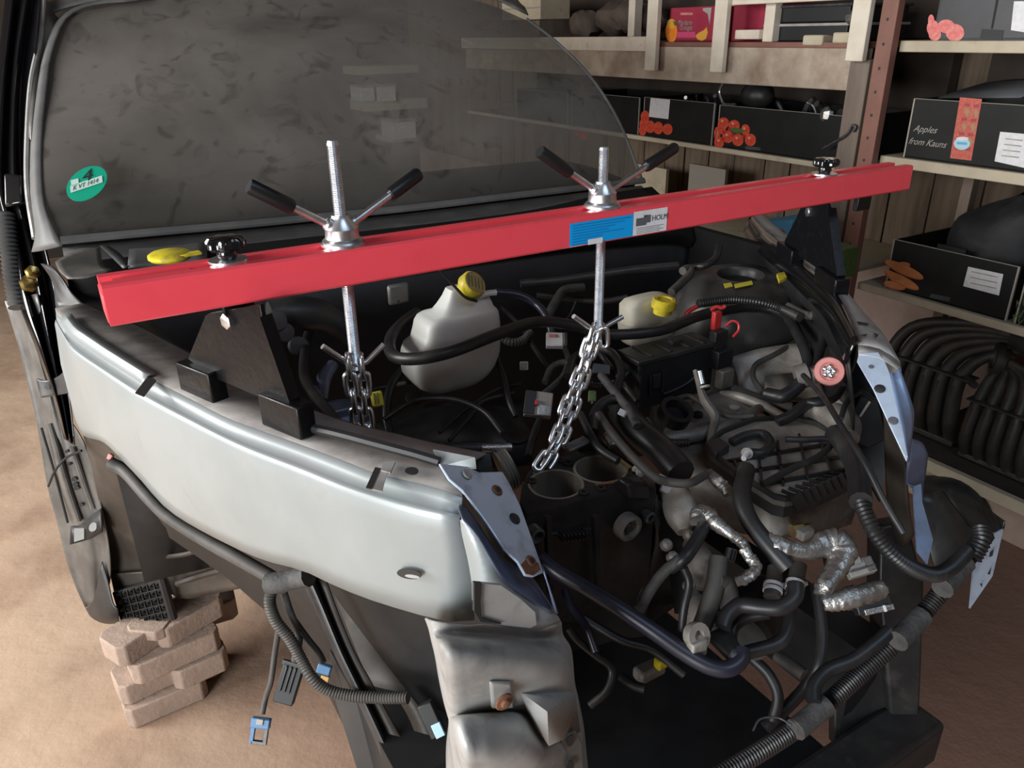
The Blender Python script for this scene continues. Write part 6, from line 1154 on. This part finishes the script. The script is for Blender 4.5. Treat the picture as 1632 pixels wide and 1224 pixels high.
# black bag on the carrot box
rows = []
for z, k in ((.86, .95), (.92, 1.0), (.98, .9), (1.03, .7), (1.075, .3)):
    rows.append([C(S0+.24, .43, z)+T*(.17*k*math.cos(u))+L*(.185*k*math.sin(u)-(.05 if k < .9 else 0))+UP*(.02*math.sin(3*u+z*40)) for u in (2*math.pi*j/26 for j in range(26))])
build(MB().loft(rows, 1, 2, closed=True), 'black_bag', 'bag', None, 'black cloth bag slumped on the carrot carton', 'bag', sub=1)
# picture cartons behind the far support foot
pk = empty('picture_box', TT(1235, 392, 2.2), 'blue picture carton behind the far support foot', 'box')
a, b, c_ = TT(1209, 352, 2.2), TT(1262, 352, 2.2), TT(1235, 392, 2.2); hh = abs(a.z-c_.z)/2
build(MB().obox((a+b)/2-UP*hh+T*.1, (b-a)/2, T*.1, UP*hh), 'carton', 'bluepic', pk, bevel=.002)
f2 = lambda n, pts, m, off: build(MB().prism([TT(x, y, 2.2-off) for x, y in pts], T*.0004), n, m, pk, smooth=False)
f2('face_print', el(1224, 369, 9, 11), 'skin_print', .001); f2('red_print', el(1243, 371, 8, 6), 'red_plastic', .001); f2('green_print', [(1212, 384), (1258, 382), (1258, 392), (1212, 392)], 'leaf', .001); f2('pale_print', [(1209, 352), (1225, 352), (1225, 357), (1209, 357)], 'white', .0015)
pk2 = empty('picture_box', TT(1288, 432, 2.1), 'small red and green carton seen below the far support foot', 'box')
build(MB().obox(TT(1288, 420, 2.1)+T*.08, L*.07, T*.08, UP*.05), 'carton', 'leaf', pk2, bevel=.002)
build(MB().obox(TT(1281, 412, 2.1)-T*.001, L*.025, T*.001, UP*.02), 'red_print', 'tomato', pk2); build(MB().obox(TT(1296, 424, 2.1)-T*.001, L*.022, T*.001, UP*.02), 'tan_print', 'skin_print', pk2)
for x0, w_, y0, y1, m in ((1040, 60, 262, 330, 'shelf_wood'), (1130, 50, 262, 340, 'carton_edge')):
    a = TT(x0, y0, 2.95); b = TT(x0, y1, 2.95)
    build(MB().obox(a-UP*.25, T*.01, L*.13, UP*.24), 'plywood_offcut', m, None, 'plywood sheet standing under the middle shelf, '+('left' if x0 < 1100 else 'right'), 'wood')
# ---- low platform and manifolds
pf = empty('timber_platform', C(2.9, .2, 0), 'low timber and brick platform along the right wall', 'platform')
build(MB().box(S0, 3.195, -2.2, .56, .13, .165), 'platform_board', 'dark_wood', pf, bevel=.004)
build(MB().box(S0-.03, S0, -2.2, .50, .125, .170), 'edge_batten', 'shelf_wood', pf, 'pale worn edge batten', bevel=.004)
l = -2.2
while l < .45:
    build(MB().box(S0-.015, S0+.09, l, l+.235, .0, .124), 'brick', 'brick', pf, bevel=.004); l += .245
def manifold(lb, base, sc, flip):
    """ribbed plastic inlet manifold: runners rise from a flange, pass a cross web and sweep together into the throttle pipe"""
    e = empty('inlet_manifold', base, lb, 'manifold', 'black inlet manifolds on the platform'); n = 6
    end = base+L*(-.27*flip)*sc+UP*.395*sc+T*.02
    for i in range(n):
        k = i/(n-1)-.5; o = k*.26*sc; s = base+L*o; q = k*flip
        p1 = base+L*o*1.0-T*.05*sc+UP*.10*sc; p2 = base+L*o*.95-T*.045*sc+UP*.22*sc
        p3 = base+L*(o*.85-.03*flip*sc)-T*.01*sc+UP*(.315+.05*q)*sc
        p4 = base+L*(o*.5-.13*flip*sc)+T*.02*sc+UP*(.365+.06*q)*sc
        build(MB().tube([s+UP*.02*sc-T*.02, p1, p2, p3, p4, end+UP*.05*q*sc+T*(.012*(i % 2))], [.021*sc, .023*sc, .022*sc, .019*sc, .016*sc, .014*sc], 10, 6), 'runner', 'manifold', e)
        build(MB().tube([p1-T*.022*sc, p1.lerp(p2, .5)-T*.023*sc, p2-T*.021*sc], .0035*sc, 6, 3), 'runner_rib', 'manifold', e)
    build(MB().obox(base+UP*.012*sc, L*.15*sc, T*.04*sc, UP*.010*sc), 'flange', 'manifold', e, bevel=.004)
    build(MB().bar(base-T*.045*sc+UP*.25*sc+L*.15*sc, base-T*.045*sc+UP*.25*sc-L*.17*sc, .06*sc, .007, UP), 'cross_web', 'manifold', e, bevel=.002)
    build(MB().tube([end+L*.05*flip*sc, end, end-L*.06*flip*sc+UP*.004], [.030*sc, .042*sc, .044*sc], 16, 5), 'throttle_pipe', 'manifold', e)
    tp = end-L*.055*flip*sc+UP*.004; dv = (-L*flip-T*.25+UP*.05)
    build(MB().lathe([(.03*sc, 0), (.058*sc, 0), (.058*sc, .022*sc), (.040*sc, .022*sc), (.036*sc, .004)], tp, dv, 20), 'throttle_flange', 'manifold', e)
    build(MB().obox(tp-UP*.062*sc, L*.012, T*.012, UP*.014), 'lug', 'manifold', e, bevel=.003)
    build(MB().tube([base-T*.05*sc-L*.15*sc+UP*.25*sc, base-T*.07*sc-L*.19*sc+UP*.245*sc], .011*sc, 8, 1), 'stud_boss', 'manifold', e)
    return e
manifold('ribbed black inlet manifold leaning on the platform, beside the far wing', C(2.70, .555, .17), 1.15, 1)
manifold('second ribbed black inlet manifold at the right edge of the platform', C(2.66, .20, .17), .95, -.35)
manifold('dark ribbed inlet manifold cut by the right picture edge', C(2.64, -.08, .17), .9, .5)
build(MB().tube([TT(x, y, 2.5) for x, y in [(1470, 770), (1520, 790), (1545, 820), (1560, 850)]], [.03, .07, .08, .05], 12, 5), 'rubber_mat_roll', 'plastic', None, 'black rubber sheet lying before the platform', 'sheet')
# ---- goods on the back wall seen through the glass
bs = empty('back_shelf', LL(660, 150, 5.7), 'pale back shelf with white boxes seen through the windscreen', 'shelf')
def bp(nm, x0, y0, x1, y1, m, par, l=5.7, dp=.2):
    a, b = LL(x0, y0, l), LL(x1, y1, l); z0, z1 = min(a.z, b.z), max(a.z, b.z); t0, t1 = sorted((tlz(a)[0], tlz(b)[0]))
    return build(MB().box(t0, t1, l, l+dp, z0, z1), nm, m, par, bevel=.004)
bp('board', 568, 106, 668, 116, 'shelf_wood', bs, dp=.35); bp('board', 580, 161, 682, 172, 'shelf_wood', bs, dp=.35); bp('board', 714, 116, 826, 126, 'shelf_wood', bs, dp=.35)
for i, (x0, y0, x1, y1) in enumerate(((574, 136, 598, 161), (601, 134, 632, 161), (624, 190, 664, 220), (775, 80, 823, 115))):
    e = empty('white_box', LL((x0+x1)/2, y1, 5.72), ('left white box of the pair seen through the windscreen', 'right white box of the pair seen through the windscreen', 'single white box low on the back wall', 'white box with a dark window on the back shelf')[i], 'box')
    bp('carton', x0, y0, x1, y1, 'white', e, 5.65, .25)
    if i == 3: bp('window', 797, 92, 810, 102, 'ink', e, 5.64, .01)
    else: bp('lid', x0, y0, x1, y0+3, 'lightgrey', e, 5.64, .26)
bp('panel', 622, 219, 666, 224, 'shelf_wood', bs, dp=.35)
build(MB().loft([[LL(x, y, 5.68) for x, y in r] for r in ([(722, 116), (738, 116)], [(721, 100), (736, 100)], [(725, 85), (731, 88)], [(727, 80), (729, 81)])], 2, 3), 'green_bag', 'lime', None, 'lime green bag on the back shelf', 'bag', solid=.06)
for i in range(9): bp('slat', 732+i*10, 145, 736+i*10, 176+(i % 4)*9, 'lightgrey', bs, 5.7, .02)
bp('rail', 730, 143, 820, 147, 'lightgrey', bs, 5.7, .02)
